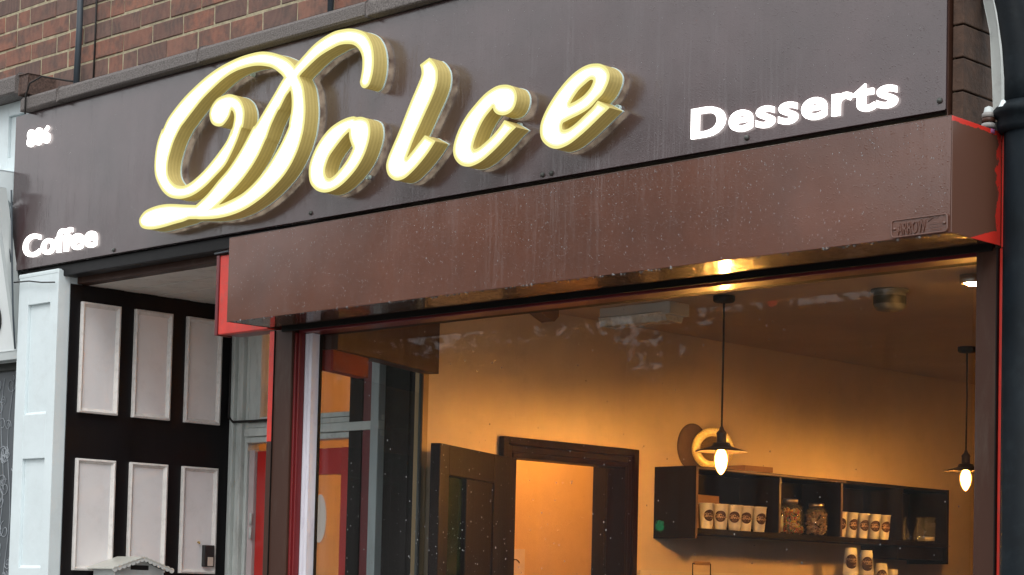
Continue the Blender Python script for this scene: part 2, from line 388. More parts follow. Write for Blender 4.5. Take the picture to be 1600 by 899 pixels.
# ------------------------------------------------------------------ mesh builder
class MB:
    def __init__(s): s.v = []; s.f = []; s.mi = []; s.sm = []
    def add(s, vs, fs, mi=0, smooth=False):
        b = len(s.v); s.v += [tuple(x) for x in vs]
        for f in fs: s.f.append(tuple(b + i for i in f)); s.mi.append(mi); s.sm.append(smooth)
        return s
    def box(s, x0, x1, y0, y1, z0, z1, mi=0):
        v = [(x, y, z) for z in (z0, z1) for y in (y0, y1) for x in (x0, x1)]
        return s.add(v, [(0, 2, 3, 1), (4, 5, 7, 6), (0, 1, 5, 4), (2, 6, 7, 3), (0, 4, 6, 2), (1, 3, 7, 5)], mi)
    def obox(s, p, ax, ay, az, mi=0):
        p, ax, ay, az = map(Vector, (p, ax, ay, az))
        v = [p + ax * i + ay * j + az * k for k in (0, 1) for j in (0, 1) for i in (0, 1)]
        return s.add(v, [(0, 2, 3, 1), (4, 5, 7, 6), (0, 1, 5, 4), (2, 6, 7, 3), (0, 4, 6, 2), (1, 3, 7, 5)], mi)
    def prism(s, poly, axis, a, b, mi=0):
        """poly: 2D points in the plane across axis; extruded a..b"""
        def P(u, w, t): return {'x': (t, u, w), 'y': (u, t, w), 'z': (u, w, t)}[axis]
        n = len(poly)
        v = [P(u, w, a) for u, w in poly] + [P(u, w, b) for u, w in poly]
        f = [(i, (i + 1) % n, n + (i + 1) % n, n + i) for i in range(n)]
        tri = tessellate_polygon([[Vector((u, w, 0)) for u, w in poly]])
        f += [tuple(t) for t in tri] + [tuple(n + i for i in reversed(t)) for t in tri]
        return s.add(v, f, mi)
    def tube(s, pts, r, n=10, mi=0, closed=False, caps=True):
        pts = [Vector(p) for p in pts]; m_ = len(pts)
        rs = r if isinstance(r, (list, tuple)) else [r] * m_
        vs = []; ref = None
        for i, p in enumerate(pts):
            if closed: d = pts[(i + 1) % m_] - pts[i - 1]
            else: d = pts[min(i + 1, m_ - 1)] - pts[max(i - 1, 0)]
            d.normalize()
            if ref is None: ref = d.orthogonal().normalized()
            ref = (ref - d * ref.dot(d)).normalized()
            o = d.cross(ref)
            for k in range(n):
                a = 2 * PI * k / n
                vs.append(p + (ref * math.cos(a) + o * math.sin(a)) * rs[i])
        fs = []
        for i in range(m_ if closed else m_ - 1):
            j = (i + 1) % m_
            for k in range(n): fs.append((i * n + k, i * n + (k + 1) % n, j * n + (k + 1) % n, j * n + k))
        s.add(vs, fs, mi, True)
        if caps and not closed:
            b = len(s.v) - len(vs)
            s.f += [tuple(b + k for k in reversed(range(n))), tuple(b + (m_ - 1) * n + k for k in range(n))]
            s.mi += [mi, mi]; s.sm += [False, False]
        return s
    def lathe(s, prof, c=(0, 0, 0), n=24, mi=0, axis='z', smooth=True):
        """prof: (radius, height) pairs from bottom to top"""
        c = Vector(c); vs = []; fs = []
        for r, h in prof:
            for k in range(n):
                a = 2 * PI * k / n
                p = (r * math.cos(a), r * math.sin(a), h)
                if axis == 'x': p = (h, r * math.cos(a), r * math.sin(a))
                if axis == 'y': p = (r * math.cos(a), h, r * math.sin(a))
                vs.append(c + Vector(p))
        for i in range(len(prof) - 1):
            for k in range(n): fs.append((i * n + k, i * n + (k + 1) % n, (i + 1) * n + (k + 1) % n, (i + 1) * n + k))
        return s.add(vs, fs, mi, smooth)
    def ball(s, c, r, sub=1, mi=0, squash=(1, 1, 1)):
        bm = bmesh.new(); bmesh.ops.create_icosphere(bm, subdivisions=sub, radius=r)
        vs = [(c[0] + v.co.x * squash[0], c[1] + v.co.y * squash[1], c[2] + v.co.z * squash[2]) for v in bm.verts]
        fs = [tuple(v.index for v in f.verts) for f in bm.faces]; bm.free()
        return s.add(vs, fs, mi, True)
    def mesh(s, name, mats):
        me = bpy.data.meshes.new(name); me.from_pydata(s.v, [], s.f)
        for mm in (mats if isinstance(mats, (list, tuple)) else [mats]): me.materials.append(mm)
        me.polygons.foreach_set('material_index', s.mi); me.polygons.foreach_set('use_smooth', s.sm)
        me.update()
        return me
    def build(s, name, mats, parent=None, bevel=0.0, sharp=None):
        me = s.mesh(name, mats)
        if sharp: me.set_sharp_from_angle(angle=R(sharp))
        return link(name, me, parent, bevel)
def link(name, me, parent=None, bevel=0.0):
    o = bpy.data.objects.new(name, me); COL.objects.link(o)
    if parent is not None:
        o.parent = parent
        w = parent; off = Vector((0, 0, 0))
        while w is not None:
            off += w.location + (w.matrix_parent_inverse.translation if w.parent else Vector((0, 0, 0))); w = w.parent
        o.matrix_parent_inverse = Matrix.Translation(-off)
    if bevel > 0:
        b = o.modifiers.new('bevel', 'BEVEL'); b.width = bevel; b.segments = 2; b.limit_method = 'ANGLE'; b.angle_limit = R(50)
    return o
def tag(o, label=None, cat=None, group=None, kind=None):
    for k, v in (('label', label), ('category', cat), ('group', group), ('kind', kind)):
        if v: o[k] = v
    return o
def thing(name, label, cat, loc=(0, 0, 0), group=None):
    o = bpy.data.objects.new(name, None); COL.objects.link(o); o.location = loc; o.empty_display_size = 0.1
    return tag(o, label, cat, group)
def structure(o): o['kind'] = 'structure'; return o
def bx(name, dims, mat, parent=None, bevel=0.003):
    return MB().box(*dims).build(name, mat, parent, bevel)
def copy_tree(o, parent=None, loc=None, rz=None):
    c = o.copy(); COL.objects.link(c); c.parent = parent
    if loc is not None: c.location = loc
    if rz is not None: c.rotation_euler = (0, 0, rz)
    for ch in list(o.children):
        copy_tree(ch, c)
    return c

# ------------------------------------------------------------------ ground, pavement, road
structure(MB().add([(-300, -300, -0.13), (300, -300, -0.13), (300, 300, -0.13), (-300, 300, -0.13)], [(0, 1, 2, 3)]).build('ground', M['ground']))
structure(bx('pavement', (-60, 40, -3.6, 0.0, -0.126, 0.0), M['paving'], bevel=0))
structure(bx('kerb', (-60, 40, -3.75, -3.603, -0.126, 0.004), M['kerb'], bevel=0.01))
structure(MB().add([(-60, -13, -0.122), (40, -13, -0.122), (40, -3.75, -0.122), (-60, -3.75, -0.122)], [(0, 1, 2, 3)]).build('road', M['asphalt']))
lm = MB()
for i in range(26): lm.box(-58 + i * 3.6, -56 + i * 3.6, -8.35, -8.25, -0.121, -0.118)
structure(lm.build('road_markings', M['signwhite']))
structure(bx('far_pavement', (-60, 40, -16, -13.0, -0.126, 0.0), M['paving'], bevel=0))

# ------------------------------------------------------------------ brick wall above the shop
BW = (-15.8, -2.95)
wall = thing('brick_wall', 'red and brown brick upper wall with pale mortar above the shop sign', 'wall', (-6, 0.12, 3.6))
bx('mortar_bed', (-15.9, -2.95, 0.0965, 0.30, 2.98, 6.2), M['mortar'], wall, 0)
def brick_mesh(L, seed):
    random.seed(seed)
    bm = bmesh.new(); bmesh.ops.create_cube(bm, size=1)
    for v in bm.verts:
        v.co.x *= L; v.co.y *= 0.05; v.co.z *= 0.0728
        v.co.x += uni(-.0016, .0016); v.co.z += uni(-.0014, .0014); v.co.y += uni(-.001, .001)
    bmesh.ops.bevel(bm, geom=[e for e in bm.edges], offset=0.003, segments=1, affect='EDGES')
    me = bpy.data.meshes.new('brick'); bm.to_mesh(me); bm.free(); me.materials.append(M['brick'])
    return me
bms = [brick_mesh(0.2022, k) for k in range(4)]; bhs = [brick_mesh(0.097, 9 + k) for k in range(2)]
random.seed(21)
PX, PZ = 0.2095, 0.0825
nb = 0
stuff = MB()
for row in range(0, 30):
    zc = 3.7065 + row * PZ
    shift = 0.5 * PX * ((row + 1) % 2) + (0.016 if row % 3 == 0 else 0)
    for k in range(-38, 25):
        xc = -8.0715 + k * PX + shift + uni(-.003, .003)
        if xc < BW[0] or xc > BW[1]: continue
        near = (row <= 8 and -8.9 < xc < -4.6)
        if near:
            half = rnd() < 0.06
            o = link('brick', (random.choice(bhs) if half else random.choice(bms)), wall)
            dx = 0.0525 if half else 0
            for sgn in ((-1, 1) if half else (0,)):
                oo = o if sgn in (0, -1) else link('brick', random.choice(bhs), wall)
                oo.matrix_parent_inverse = Matrix.Identity(4)
                oo.location = Vector((xc + dx * sgn, 0.118 + uni(-.002, .002), zc + uni(-.001, .001))) - wall.location
                nb += 1
        else:
            stuff.box(xc - .1, xc + .1, 0.095, 0.12, zc - .035, zc + .035)
so = stuff.build('brickwork', M['brick'], wall); so['kind'] = 'stuff'

# coping stones over the sign
cop = thing('stone_coping', 'weathered grey granite coping course running along the top of the sign', 'coping', (-5, 0, 3.63))
prof = [(-0.040, 3.640), (0.10, 3.640), (0.104, 3.728), (0.02, 3.716), (-0.030, 3.700), (-0.040, 3.686)]
joints = [-7.585, -7.30, -6.31, -5.32, -4.33, -3.35, -2.95]
for a, b in zip(joints, joints[1:]):
    MB().prism([(y + uni(-.002, .002), z) for y, z in prof], 'x', a + 0.0025, b - 0.0025).build('coping_stone', M['stone'], cop, 0.006)
cop2 = thing('stone_coping', 'shorter grey coping stone over the white scroll bracket, left of the sign', 'coping', (-8, 0, 3.7))
MB().prism([(-0.060, 3.722), (0.10, 3.722), (0.104, 3.818), (-0.045, 3.806), (-0.060, 3.79)], 'x', -15.9, -7.60).build('coping_stone', M['stone'], cop2, 0.006)
MB().prism([(-0.045, 3.712), (0.12, 3.712), (0.12, 3.80), (-0.045, 3.796)], 'x', -7.597, -7.53).build('return_stone', M['stone2'], cop2, 0.006)

# ------------------------------------------------------------------ fascia sign board
fas = thing('fascia_board', 'long dark brown glossy fascia board carrying the lit script sign', 'sign board', (-5.3, 0.0, 2.95))
MB().box(-7.688, -2.949, 0.0, 0.004, 2.947, 3.636).build('face_sheet', M['fascia'], fas, 0.001)
bx('bottom_return', (-7.688, -2.949, 0.004, 0.020, 2.947, 2.9495), M['fascia'], fas, 0)
bx('end_return', (-2.9490, -2.9465, 0.0, 0.010, 2.95, 3.636), M['fascia'], fas, 0)
bx('end_panel', (-2.9460, -2.9420, 0.006, 0.104, 2.93, 3.64), M['rail'], fas, 0)
bx('backing_timber', (-7.66, -2.96, 0.022, 0.10, 2.960, 3.635), M['blacktim'], fas, 0)
for x, z in ((-4.468, 2.962), (-4.428, 2.962), (-5.643, 2.971), (-3.630, 2.966), (-2.965, 2.975), (-6.9, 2.962)):
    MB().lathe([(0.0085, 0), (0.0085, -0.003), (0.006, -0.007), (0.0, -0.0085)], (x, -0.0002, z), 12, axis='y').build('screw_head', M['darkgrey'], fas)
# corner flashing beside the fascia end
fl = MB(); fl.box(-2.941, -2.925, 0.085, 0.10, 2.90, 3.7); fl.box(-2.941, -2.935, 0.03, 0.085, 2.90, 3.7)
tag(fl.build('corner_flashing', paint('flashing_green_brass', (0.11, 0.10, 0.055), 0.5, metal=0.3, var=0.4, scale=12, grime=0.4), None, 0.002),
    'narrow tarnished metal flashing strip between the sign end and the brown bricks', 'flashing')

# beam and soffit of the entrance recess
bm_ = thing('lintel_beam', 'black painted timber beam under the left end of the sign board', 'beam', (-6.8, 0.05, 2.87))
bx('beam_front', (-7.64, -5.86, 0.024, 0.09, 2.895, 2.946), M['black'], bm_, 0.004)
bx('beam_back', (-7.30, -5.86, 0.091, 0.15, 2.868, 2.944), M['rail'], bm_, 0.004)
sof = thing('recess_soffit', 'white painted boarded soffit over the entrance recess', 'ceiling', (-6.7, 0.5, 2.87))
for k in range(9):
    bx('soffit_board', (-7.30, -5.72, 0.153 + k * 0.0893, 0.153 + (k + 1) * 0.0893 - 0.003, 2.868 + (k % 2) * .0015, 2.882), M['soffit'], sof, 0.0015)
bx('soffit_deck', (-7.30, -5.70, 0.153, 0.98, 2.886, 2.93), M['blacktim'], sof, 0)

# ------------------------------------------------------------------ left pilaster and its bracket
def frame_ring(mb, x0, x1, z0, z1, w, y0, y1):
    mb.box(x0, x1, y0, y1, z1 - w, z1); mb.box(x0, x1, y0, y1, z0, z0 + w)
    mb.box(x0, x0 + w, y0, y1, z0 + w, z1 - w); mb.box(x1 - w, x1, y0, y1, z0 + w, z1 - w)
pil = thing('pilaster', 'pale cracked white pilaster with sunken panels at the left of the entrance', 'pilaster', (-7.45, 0.05, 0))
zs = [0.0, 0.3, 0.95, 1.08, 1.44, 1.645, 2.115, 2.305, 2.785, 2.92]
pm = MB()
pm.box(-7.61, -7.535, 0.0, 0.06, 0, 2.92); pm.box(-7.362, -7.303, 0.0, 0.06, 0, 2.92)
for a, b in ((0, .95), (1.44, 1.645), (2.115, 2.305), (2.785, 2.92)): pm.box(-7.535, -7.362, 0.0, 0.06, a, b)
pm.build('pilaster_face', M['white'], pil, 0.002)
for a, b in ((0.95, 1.44), (1.645, 2.115), (2.305, 2.785)):
    bx('sunken_panel', (-7.5345, -7.3625, 0.016, 0.055, a + .0005, b - .0005), M['white'], pil, 0)
    q = MB(); q.prism([(0.002, a + .0005), (0.0155, a + .0005), (0.0155, a + .012)], 'x', -7.534, -7.363); q.build('sill_bead', M['white'], pil)
bx('pilaster_core', (-7.60, -7.305, 0.061, 0.12, 0, 2.92), M['white'], pil, 0)
MB().box(-7.615, -7.305, -0.0015, 0.02, 2.905, 2.925).build('capital', M['white'], pil, 0.004)
con = thing('scroll_bracket', 'white painted scroll bracket with a sunken panel at the top left corner', 'bracket', (-7.72, 0, 3.2))
cm = MB()
cm.box(-8.1, -7.80, 0.03, 0.10, 3.42, 3.72); cm.box(-7.66, -7.605, 0.03, 0.10, 3.42, 3.72); cm.box(-7.80, -7.66, 0.03, 0.10, 3.66, 3.72); cm.box(-7.80, -7.66, 0.03, 0.10, 3.42, 3.47)
cm.box(-8.1, -7.60, 0.091, 0.1045, 2.93, 3.72)
cm.build('bracket_block', M['white'], con, 0.003)
bx('bracket_panel', (-7.799, -7.661, 0.045, 0.09, 3.471, 3.659), M['white'], con, 0.002)
MB().box(-8.1, -7.60, 0.012, 0.10, 3.395, 3.418).build('bracket_moulding', M['white'], con, 0.004)
cv = [(0.10, 3.39), (-0.07, 3.39), (-0.085, 3.36), (-0.085, 3.32), (-0.065, 3.285), (-0.03, 3.27), (0.0, 3.24), (0.015, 3.18), (0.02, 2.93), (0.10, 2.93)]
MB().prism(cv, 'x', -8.05, -7.695).build('scroll', M['white'], con, 0.004)

# white neighbour sign, leaning outwards at its foot
ns = thing('hanging_sign', 'white sign board with black lettering cut off at the left edge', 'sign', (-7.9, -0.1, 2.6))
import itertools
SY = lambda z: 0.03 - (z - 2.62) * 0.20
MB().prism([(SY(2.60), 2.60), (SY(2.60) + .03, 2.60), (SY(3.26) + .03, 3.26), (SY(3.26), 3.26)], 'x', -8.9, -7.665).build('sign_face', M['signwhite'], ns, 0.002)
MB().prism([(SY(2.585) - .012, 2.585), (SY(2.585) + .04, 2.585), (SY(3.30) + .04, 3.30), (SY(3.30) - .012, 3.30)], 'x', -7.664, -7.640).build('side_frame', M['signgrey'], ns, 0.003)
MB().prism([(SY(2.585) - .012, 2.560), (SY(2.585) + .04, 2.560), (SY(2.60) + .04, 2.598), (SY(2.60) - .012, 2.598)], 'x', -8.9, -7.6405).build('bottom_frame', M['signgrey'], ns, 0.003)
arc = [(-7.83 + 0.075 * math.cos(a), SY(2.76 + 0.085 * math.sin(a)) - 0.004, 2.76 + 0.085 * math.sin(a)) for a in [R(t) for t in range(-110, 111, 12)]]
MB().tube(arc, 0.006, 6).build('letter_curve', M['print_black'], ns)
cb = MB().tube([(-7.655, -0.03, 3.3), (-7.63, -0.035, 3.12), (-7.625, -0.03, 2.95), (-7.628, -0.015, 2.75), (-7.625, 0.0, 2.60)], 0.004, 6)
cb.tube([(-7.66, -0.02, 3.25), (-7.648, -0.04, 3.08), (-7.635, -0.03, 2.98)], 0.003, 6)
tag(cb.build('sign_cable', M['greywire']), 'thin grey cables hanging down beside the cut-off white sign', 'cable')

# patterned window left of the pilaster
sw = thing('patterned_window', 'dark window with a pale scroll print, left of the white pilaster', 'window', (-8.2, 0.12, 1.0))
bx('film_pane', (-15.9, -7.62, 0.135, 0.145, 0.3, 2.53), M['film'], sw, 0)
bx('head_frame', (-15.9, -7.611, 0.11, 0.16, 2.532, 2.585), M['darkgrey'], sw, 0.003)
bx('head_box', (-15.9, -7.611, 0.08, 0.22, 2.587, 2.92), M['blacktim'], sw, 0.003)
bx('upper_board', (-15.9, -8.101, 0.08, 0.22, 2.921, 3.72), M['white'], sw, 0)
bx('sill_wall', (-15.9, -7.62, 0.09, 0.22, 0.0, 0.299), M['darkgrey'], sw, 0)
random.seed(5)
sc_ = MB()
def spiral(cx, cz, r, turns, sgn, a0):
    pts = []
    for i in range(26):
        t = i / 25; a = a0 + sgn * t * turns * 2 * PI; rr = r * (1 - t * 0.85)
        pts.append((cx + rr * math.cos(a), 0.1335, cz + rr * math.sin(a)))
    return pts
for k in range(170):
    cx = uni(-8.35, -7.64); cz = uni(1.2, 2.5)
    sc_.tube(spiral(cx, cz, uni(.02, .045), uni(1.0, 1.7), random.choice((-1, 1)), uni(0, 6.28)), 0.0018, 4, caps=False)
for k in range(12):
    x0 = -8.35 + k * 0.062
    sc_.tube([(x0 + 0.02 * math.sin(z * 9 + k), 0.1336, 1.2 + z) for z in [i * 0.05 for i in range(27)]], 0.0016, 4, caps=False)
o = sc_.build('scroll_print', M['scroll'], sw); o['kind'] = 'stuff'

# ------------------------------------------------------------------ recess side wall with white panels
XW = -7.30
rw = thing('panelled_wall', 'black timber wall with tall white panels lining the entrance recess', 'wall', (XW, 0.5, 0))
bx('wall_face', (-7.56, XW - .001, 0.121, 0.965, 0.0, 2.93), M['black'], rw, 0)
bx('corner_post', (-7.3025, XW + 0.002, 0.0605, 0.1205, 0.0, 2.8665), M['black'], rw, 0)
YP = [(0.112, 0.313), (0.390, 0.590), (0.671, 0.868)]
ZP = [(2.317, 2.795), (1.640, 2.120), (0.90, 1.44)]
def yz_ring(mb, y0, y1, z0, z1, w, x0, x1, depth=True):
    """mitred moulding round a panel on a wall that faces +x: high outer lip, sloping in"""
    o_ = [(y0, z0), (y1, z0), (y1, z1), (y0, z1)]
    def ins(d): return [(y0 + d, z0 + d), (y1 - d, z0 + d), (y1 - d, z1 - d), (y0 + d, z1 - d)]
    loops = [(o_, x0), (o_, x1), (ins(w * .35), x1 + .003), (ins(w * .55), x1 - .003), (ins(w), x0 + .003)]
    vs = []
    for lp, x in loops: vs += [(x, y, z) for y, z in lp]
    fs = []
    for i in range(len(loops) - 1):
        for k in range(4): fs.append((i * 4 + k, i * 4 + (k + 1) % 4, (i + 1) * 4 + (k + 1) % 4, (i + 1) * 4 + k))
    mb.add(vs, fs)
for (y0, y1) in YP:
    for (z0, z1) in ZP:
        q = MB(); q.box(XW + 0.0005, XW + 0.006, y0 + .015, y1 - .015, z0 + .015, z1 - .015)
        p = q.build('panel', M['panelwhite'], rw)
        q = MB(); yz_ring(q, y0, y1, z0, z1, 0.024, XW + 0.0005, XW + 0.016)
        q.build('moulding', M['moldwhite'], p, 0.001)

# letter box on the recess wall
mb_o = thing('letter_box', 'white house-shaped letter box with a scalloped gable roof', 'letter box', (-7.2, 0.34, 1.4))
X0, X1 = XW + 0.02, XW + 0.175
MB().prism([(0.215, 1.30), (0.465, 1.30), (0.465, 1.648), (0.34, 1.690), (0.215, 1.648)], 'x', X0, X1).build('box_body', M['mail'], mb_o, 0.003)
for s in (-1, 1):
    MB().obox((X0 - .01, 0.34, 1.700), (X1 - X0 + .045, 0, 0), (0, s * 0.158, -0.052), (0, 0, 0.006)).build('roof_slope', M['mailroof'], mb_o, 0.001)
sc2 = MB()
for s in (-1, 1):
    for k in range(7):
        t = (k + .5) / 7; y = 0.34 + s * 0.158 * t; z = 1.700 - 0.052 * t
        sc2.lathe([(0.0118, 0), (0.0118, 0.004)], (X1 + .030, y, z - 0.003), 12, axis='x', smooth=False)
        sc2.add([(X1 + .034, y, z - .003)] + [(X1 + .034, y + .0118 * math.cos(2 * PI * j / 12), z - .003 + .0118 * math.sin(2 * PI * j / 12)) for j in range(12)],
                [(0, j + 1, (j + 1) % 12 + 1) for j in range(12)])
o = sc2.build('scalloped_edge', M['mail'], mb_o)
bx('letter_slot', (X1 - .001, X1 + .0015, 0.295, 0.387, 1.648, 1.668), M['print_black'], mb_o, 0)
bx('front_frame', (X1 - .001, X1 + .003, 0.235, 0.445, 1.634, 1.6365), M['mail'], mb_o, 0)
bx('front_panel', (X1 - .001, X1 + .0025, 0.240, 0.440, 1.32, 1.630), M['mail'], mb_o, 0.002)
# door bell
db = thing('door_bell', 'small black door bell with a cream label on the right white panel', 'door bell', (XW, 0.82, 1.7))
bx('bell_case', (XW + .0065, XW + .030, 0.795, 0.850, 1.672, 1.770), M['print_black'], db, 0.003)
bx('bell_label', (XW + .0302, XW + .032, 0.812, 0.842, 1.676, 1.716), paint('bell_cream', (0.6, 0.5, 0.42), 0.5, bump=0), db, 0)
hk = MB().tube([(XW + .006, 0.772, 1.782), (XW + .018, 0.772, 1.782), (XW + .018, 0.772, 1.774)], 0.004, 6)
tag(hk.build('brass_hook', M['brass']), 'tiny brass hook in the white panel above the door bell', 'hook')

# ------------------------------------------------------------------ entrance: frame, transom, red door
YD = 0.95
ef = thing('door_frame', 'white moulded door frame with transom light around the red entrance door', 'door frame', (-6.8, YD, 0))
q = MB()
for a, b, y in ((-7.298, -7.268, .0), (-7.268, -7.250, -.014), (-7.250, -7.215, .004), (-7.215, -7.192, -.010), (-7.192, -7.170, .010)):
    q.box(a, b - .0012, YD + y - .02, YD + .06, 0, 2.86)
q.build('left_jamb', M['framewhite'], ef, 0.003)
q = MB(); q.box(-7.169, -6.26, YD - .022, YD + .05, 2.236, 2.262); q.box(-7.169, -6.26, YD - .034, YD + .05, 2.264, 2.302); q.box(-7.169, -6.26, YD - .016, YD + .05, 2.304, 2.328)
q.build('transom_bar', M['framewhite'], ef, 0.004)
q = MB(); q.box(-7.168, -6.455, YD - .02, YD + .04, 2.845, 2.864); q.build('head', M['framewhite'], ef, 0.003)
q = MB(); q.box(-7.1675, -7.088, YD - .012, YD + .04, 2.33, 2.844); q.box(-7.087, -6.456, YD - .012, YD + .04, 2.33, 2.352); q.build('fanlight_frame', M['framewhite'], ef, 0.004)
bx('fanlight_glass', (-7.087, -6.456, YD + .01, YD + .016, 2.353, 2.844), M['glass2'], ef, 0)
bx('jamb_lining', (-7.168, -7.130, YD + .0, YD + .07, 0.05, 2.205), paint('pink_grey_lining', (0.46, 0.38, 0.38), 0.5), ef, 0.002)
bx('dark_jamb', (-6.454, -6.372, YD - .03, YD + .06, 0, 2.863), M['blacktim'], ef, 0.003)
bx('maroon_jamb', (-6.371, -6.312, YD - .024, YD + .06, 0, 2.863), M['maroon'], ef, 0.003)
bx('pale_jamb', (-6.311, -6.262, YD - .035, YD + .06, 0, 2.863), paint('pale_blue_paint', (0.36, 0.41, 0.42), 0.5, grime=0.4, stretch=(1, 1, .2)), ef, 0.003)
for z in (1.865, 1.80):
    MB().tube([(-7.127, YD - .012, z), (-7.127, YD - .012, z + .055)], 0.007, 8).build('hinge', M['framewhite'], ef)
dr = thing('entrance_door', 'red glazed entrance door with an oval sticker, deep in the recess', 'door', (-6.8, YD, 0.05))
bx('door_stile', (-7.125, -7.025, YD + .012, YD + .055, 0.06, 2.20), M['door_red'], dr, 0.003)
bx('door_stile', (-6.545, -6.456, YD + .012, YD + .055, 0.06, 2.20), M['door_red'], dr, 0.003)
bx('top_rail', (-7.024, -6.546, YD + .013, YD + .054, 2.085, 2.199), M['door_red'], dr, 0.003)
bx('bottom_rail', (-7.024, -6.546, YD + .013, YD + .054, 0.06, 0.45), M['door_red'], dr, 0.003)
bx('door_glass', (-7.024, -6.546, YD + .028, YD + .034, 0.451, 2.084), M['glass2'], dr, 0)
ov = MB(); n = 32
vv = [(-6.695 + .044 * math.cos(2 * PI * k / n), y, 1.893 + .106 * math.sin(2 * PI * k / n)) for y in (YD + .0265, YD + .0278) for k in range(n)]
ov.add(vv, [tuple(range(n)), tuple(reversed(range(n, 2 * n)))] + [(k, (k + 1) % n, n + (k + 1) % n, n + k) for k in range(n)])
ov.build('oval_sticker', M['oval'], dr)
# black side pier between the door frame and the shop window
pr_ = thing('side_pier', 'dark stained pier between the entrance door frame and the shop window', 'pier', (-6.15, YD, 0))
bx('pier_face', (-6.261, -6.03, YD + .0, YD + .08, 0, 2.863), M['blacktim'], pr_, 0.003)
bx('pier_board', (-6.20, -6.10, YD - .01, YD - .0005, 0.3, 2.84), M['blacktim'], pr_, 0.002)

# ------------------------------------------------------------------ shop window
shopw = thing('shop_window', 'large shop window glass with dark red and white side post, rain on the pane', 'window', (-4.3, 0.1, 0.5))
bx('window_glass', (-5.676, -2.917, 0.1, 0.106, 0.55, 2.534), M['glass'], shopw, 0)
bx('head_frame', (-5.72, -2.845, 0.022, 0.099, 2.5345, 2.62), M['maroon'], shopw, 0.002)
bx('head_board', (-5.72, -2.90, 0.0995, 0.14, 2.535, 2.95), M['blacktim'], shopw, 0)
q = MB(); q.box(-5.7235, -5.714, 0.006, 0.08, 0.5, 2.534); q.box(-5.7135, -5.706, 0.016, 0.045, 0.5, 2.534)
q.build('maroon_post', paint('post_red', (0.15, 0.008, 0.010), 0.4, coat=0.4, var=0.25, stretch=(1, 1, .2)), shopw, 0.002)
q = MB(); q.box(-5.7475, -5.7255, 0.0605, 0.11, 0.5, 2.533)
q.build('post_filler', M['maroon'], shopw)
q = MB(); q.prism([(-5.7200, 0.050), (-5.704, 0.046), (-5.698, 0.056), (-5.688, 0.048), (-5.678, 0.054), (-5.677, 0.097), (-5.7200, 0.097)], 'z', 0.5, 2.532)
q.build('white_post', M['lilac'], shopw, 0.002)
q = MB(); q.box(-5.6765, -5.671, 0.088, 0.0995, 0.55, 2.532); q.build('putty_line', M['blacktim'], shopw, 0.001)
bx('stall_riser', (-5.72, -2.845, 0.02, 0.14, 0.0, 0.548), M['rail'], shopw, 0.003)
# return window into the recess
rwn = thing('return_window', 'side pane of the shop window, turning into the entrance recess', 'window', (-5.85, 0.5, 0.5))
A = Vector((-5.700, 0.118, 0)); B = Vector((-6.0, 0.925, 0)); D = (B - A); Nn = Vector((D.y, -D.x, 0)).normalized()
MB().obox(A + Vector((0, 0, .55)), D, Nn * 0.006, (0, 0, 1.85)).build('return_glass', M['glass2'], rwn)
MB().obox(A + Vector((0, 0, 2.402)), D * .33, Nn * 0.05, (0, 0, 0.078)).build('red_head_rail', M['post_dull'], rwn, 0.002)
MB().obox(A + Vector((0, 0, 2.481)), D, Nn * 0.07, (0, 0, 0.385)).build('return_fascia', M['rail'], rwn, 0.002)
MB().obox(A + Vector((0, 0, 0.0)), D, Nn * 0.07, (0, 0, 0.548)).build('return_riser', M['rail'], rwn, 0.002)
q = MB(); q.box(-6.028, -5.992, 0.905, 0.949, 0.0, 2.86); q.build('rear_post', paint('ochre_post', (0.38, 0.26, 0.12), 0.5, var=0.2, stretch=(1, 1, .1)), rwn, 0.002)
MB().tube([(-5.985, 0.90, 0), (-5.985, 0.90, 2.84)], 0.009, 8).build('surface_pipe', M['darkgrey'], rwn)

# ------------------------------------------------------------------ red board and left shutter rail
rb = thing('red_board', 'bright red board showing at the left end of the shutter box', 'board', (-6.0, 0, 2.55))
bx('board_face', (-6.165, -5.862, -0.012, 0.022, 2.556, 2.862), M['red'], rb, 0.003)
bx('board_edge', (-6.184, -6.1655, -0.016, 0.06, 2.553, 2.866), M['maroon'], rb, 0.003)
bx('foot_rail', (-6.164, -5.862, 0.022, 0.10, 2.557, 2.59), M['maroon'], rb, 0.002)
MB().tube([(-6.19, -0.02, 2.872), (-6.10, -0.024, 2.872)], 0.004, 6).build('grey_wire', M['greywire'], rb)
lr = thing('shutter_guide', 'brown shutter guide rail with a thin red edge, left of the shop window', 'guide rail', (-5.8, 0, 0))
bx('rail_front', (-5.823, -5.7245, -0.004, 0.060, 0.0, 2.548), M['rail'], lr, 0.003)
bx('rail_lip', (-5.8255, -5.8235, -0.008, 0.05, 0.0, 2.548), M['blacktim'], lr, 0)
bx('red_edge', (-5.861, -5.826, -0.002, 0.050, 2.1325, 2.547), M['red'], lr, 0.002)
bx('brown_edge', (-5.861, -5.826, -0.002, 0.050, 0.0, 2.132), M['rail'], lr, 0.002)
rr = thing('shutter_guide', 'brown shutter guide rail beside the red strip, right of the shop window', 'guide rail', (-2.8, 0, 0))
bx('rail_front', (-2.843, -2.7785, -0.004, 0.098, 0.0, 2.548), M['rail'], rr, 0.003)
bx('rail_lip', (-2.778, -2.7745, -0.010, 0.05, 0.0, 2.548), M['blacktim'], rr, 0.001)
rs = MB(); rs.box(-2.774, -2.757, 0.0, 0.06, 0.0, 2.545); rs.box(-2.768, -2.757, -0.004, 0.06, 2.5455, 2.87)
tag(rs.build('red_strip', M['red'], None, 0.002), 'scuffed red painted strip between the right guide rail and the black drainpipe', 'trim strip')

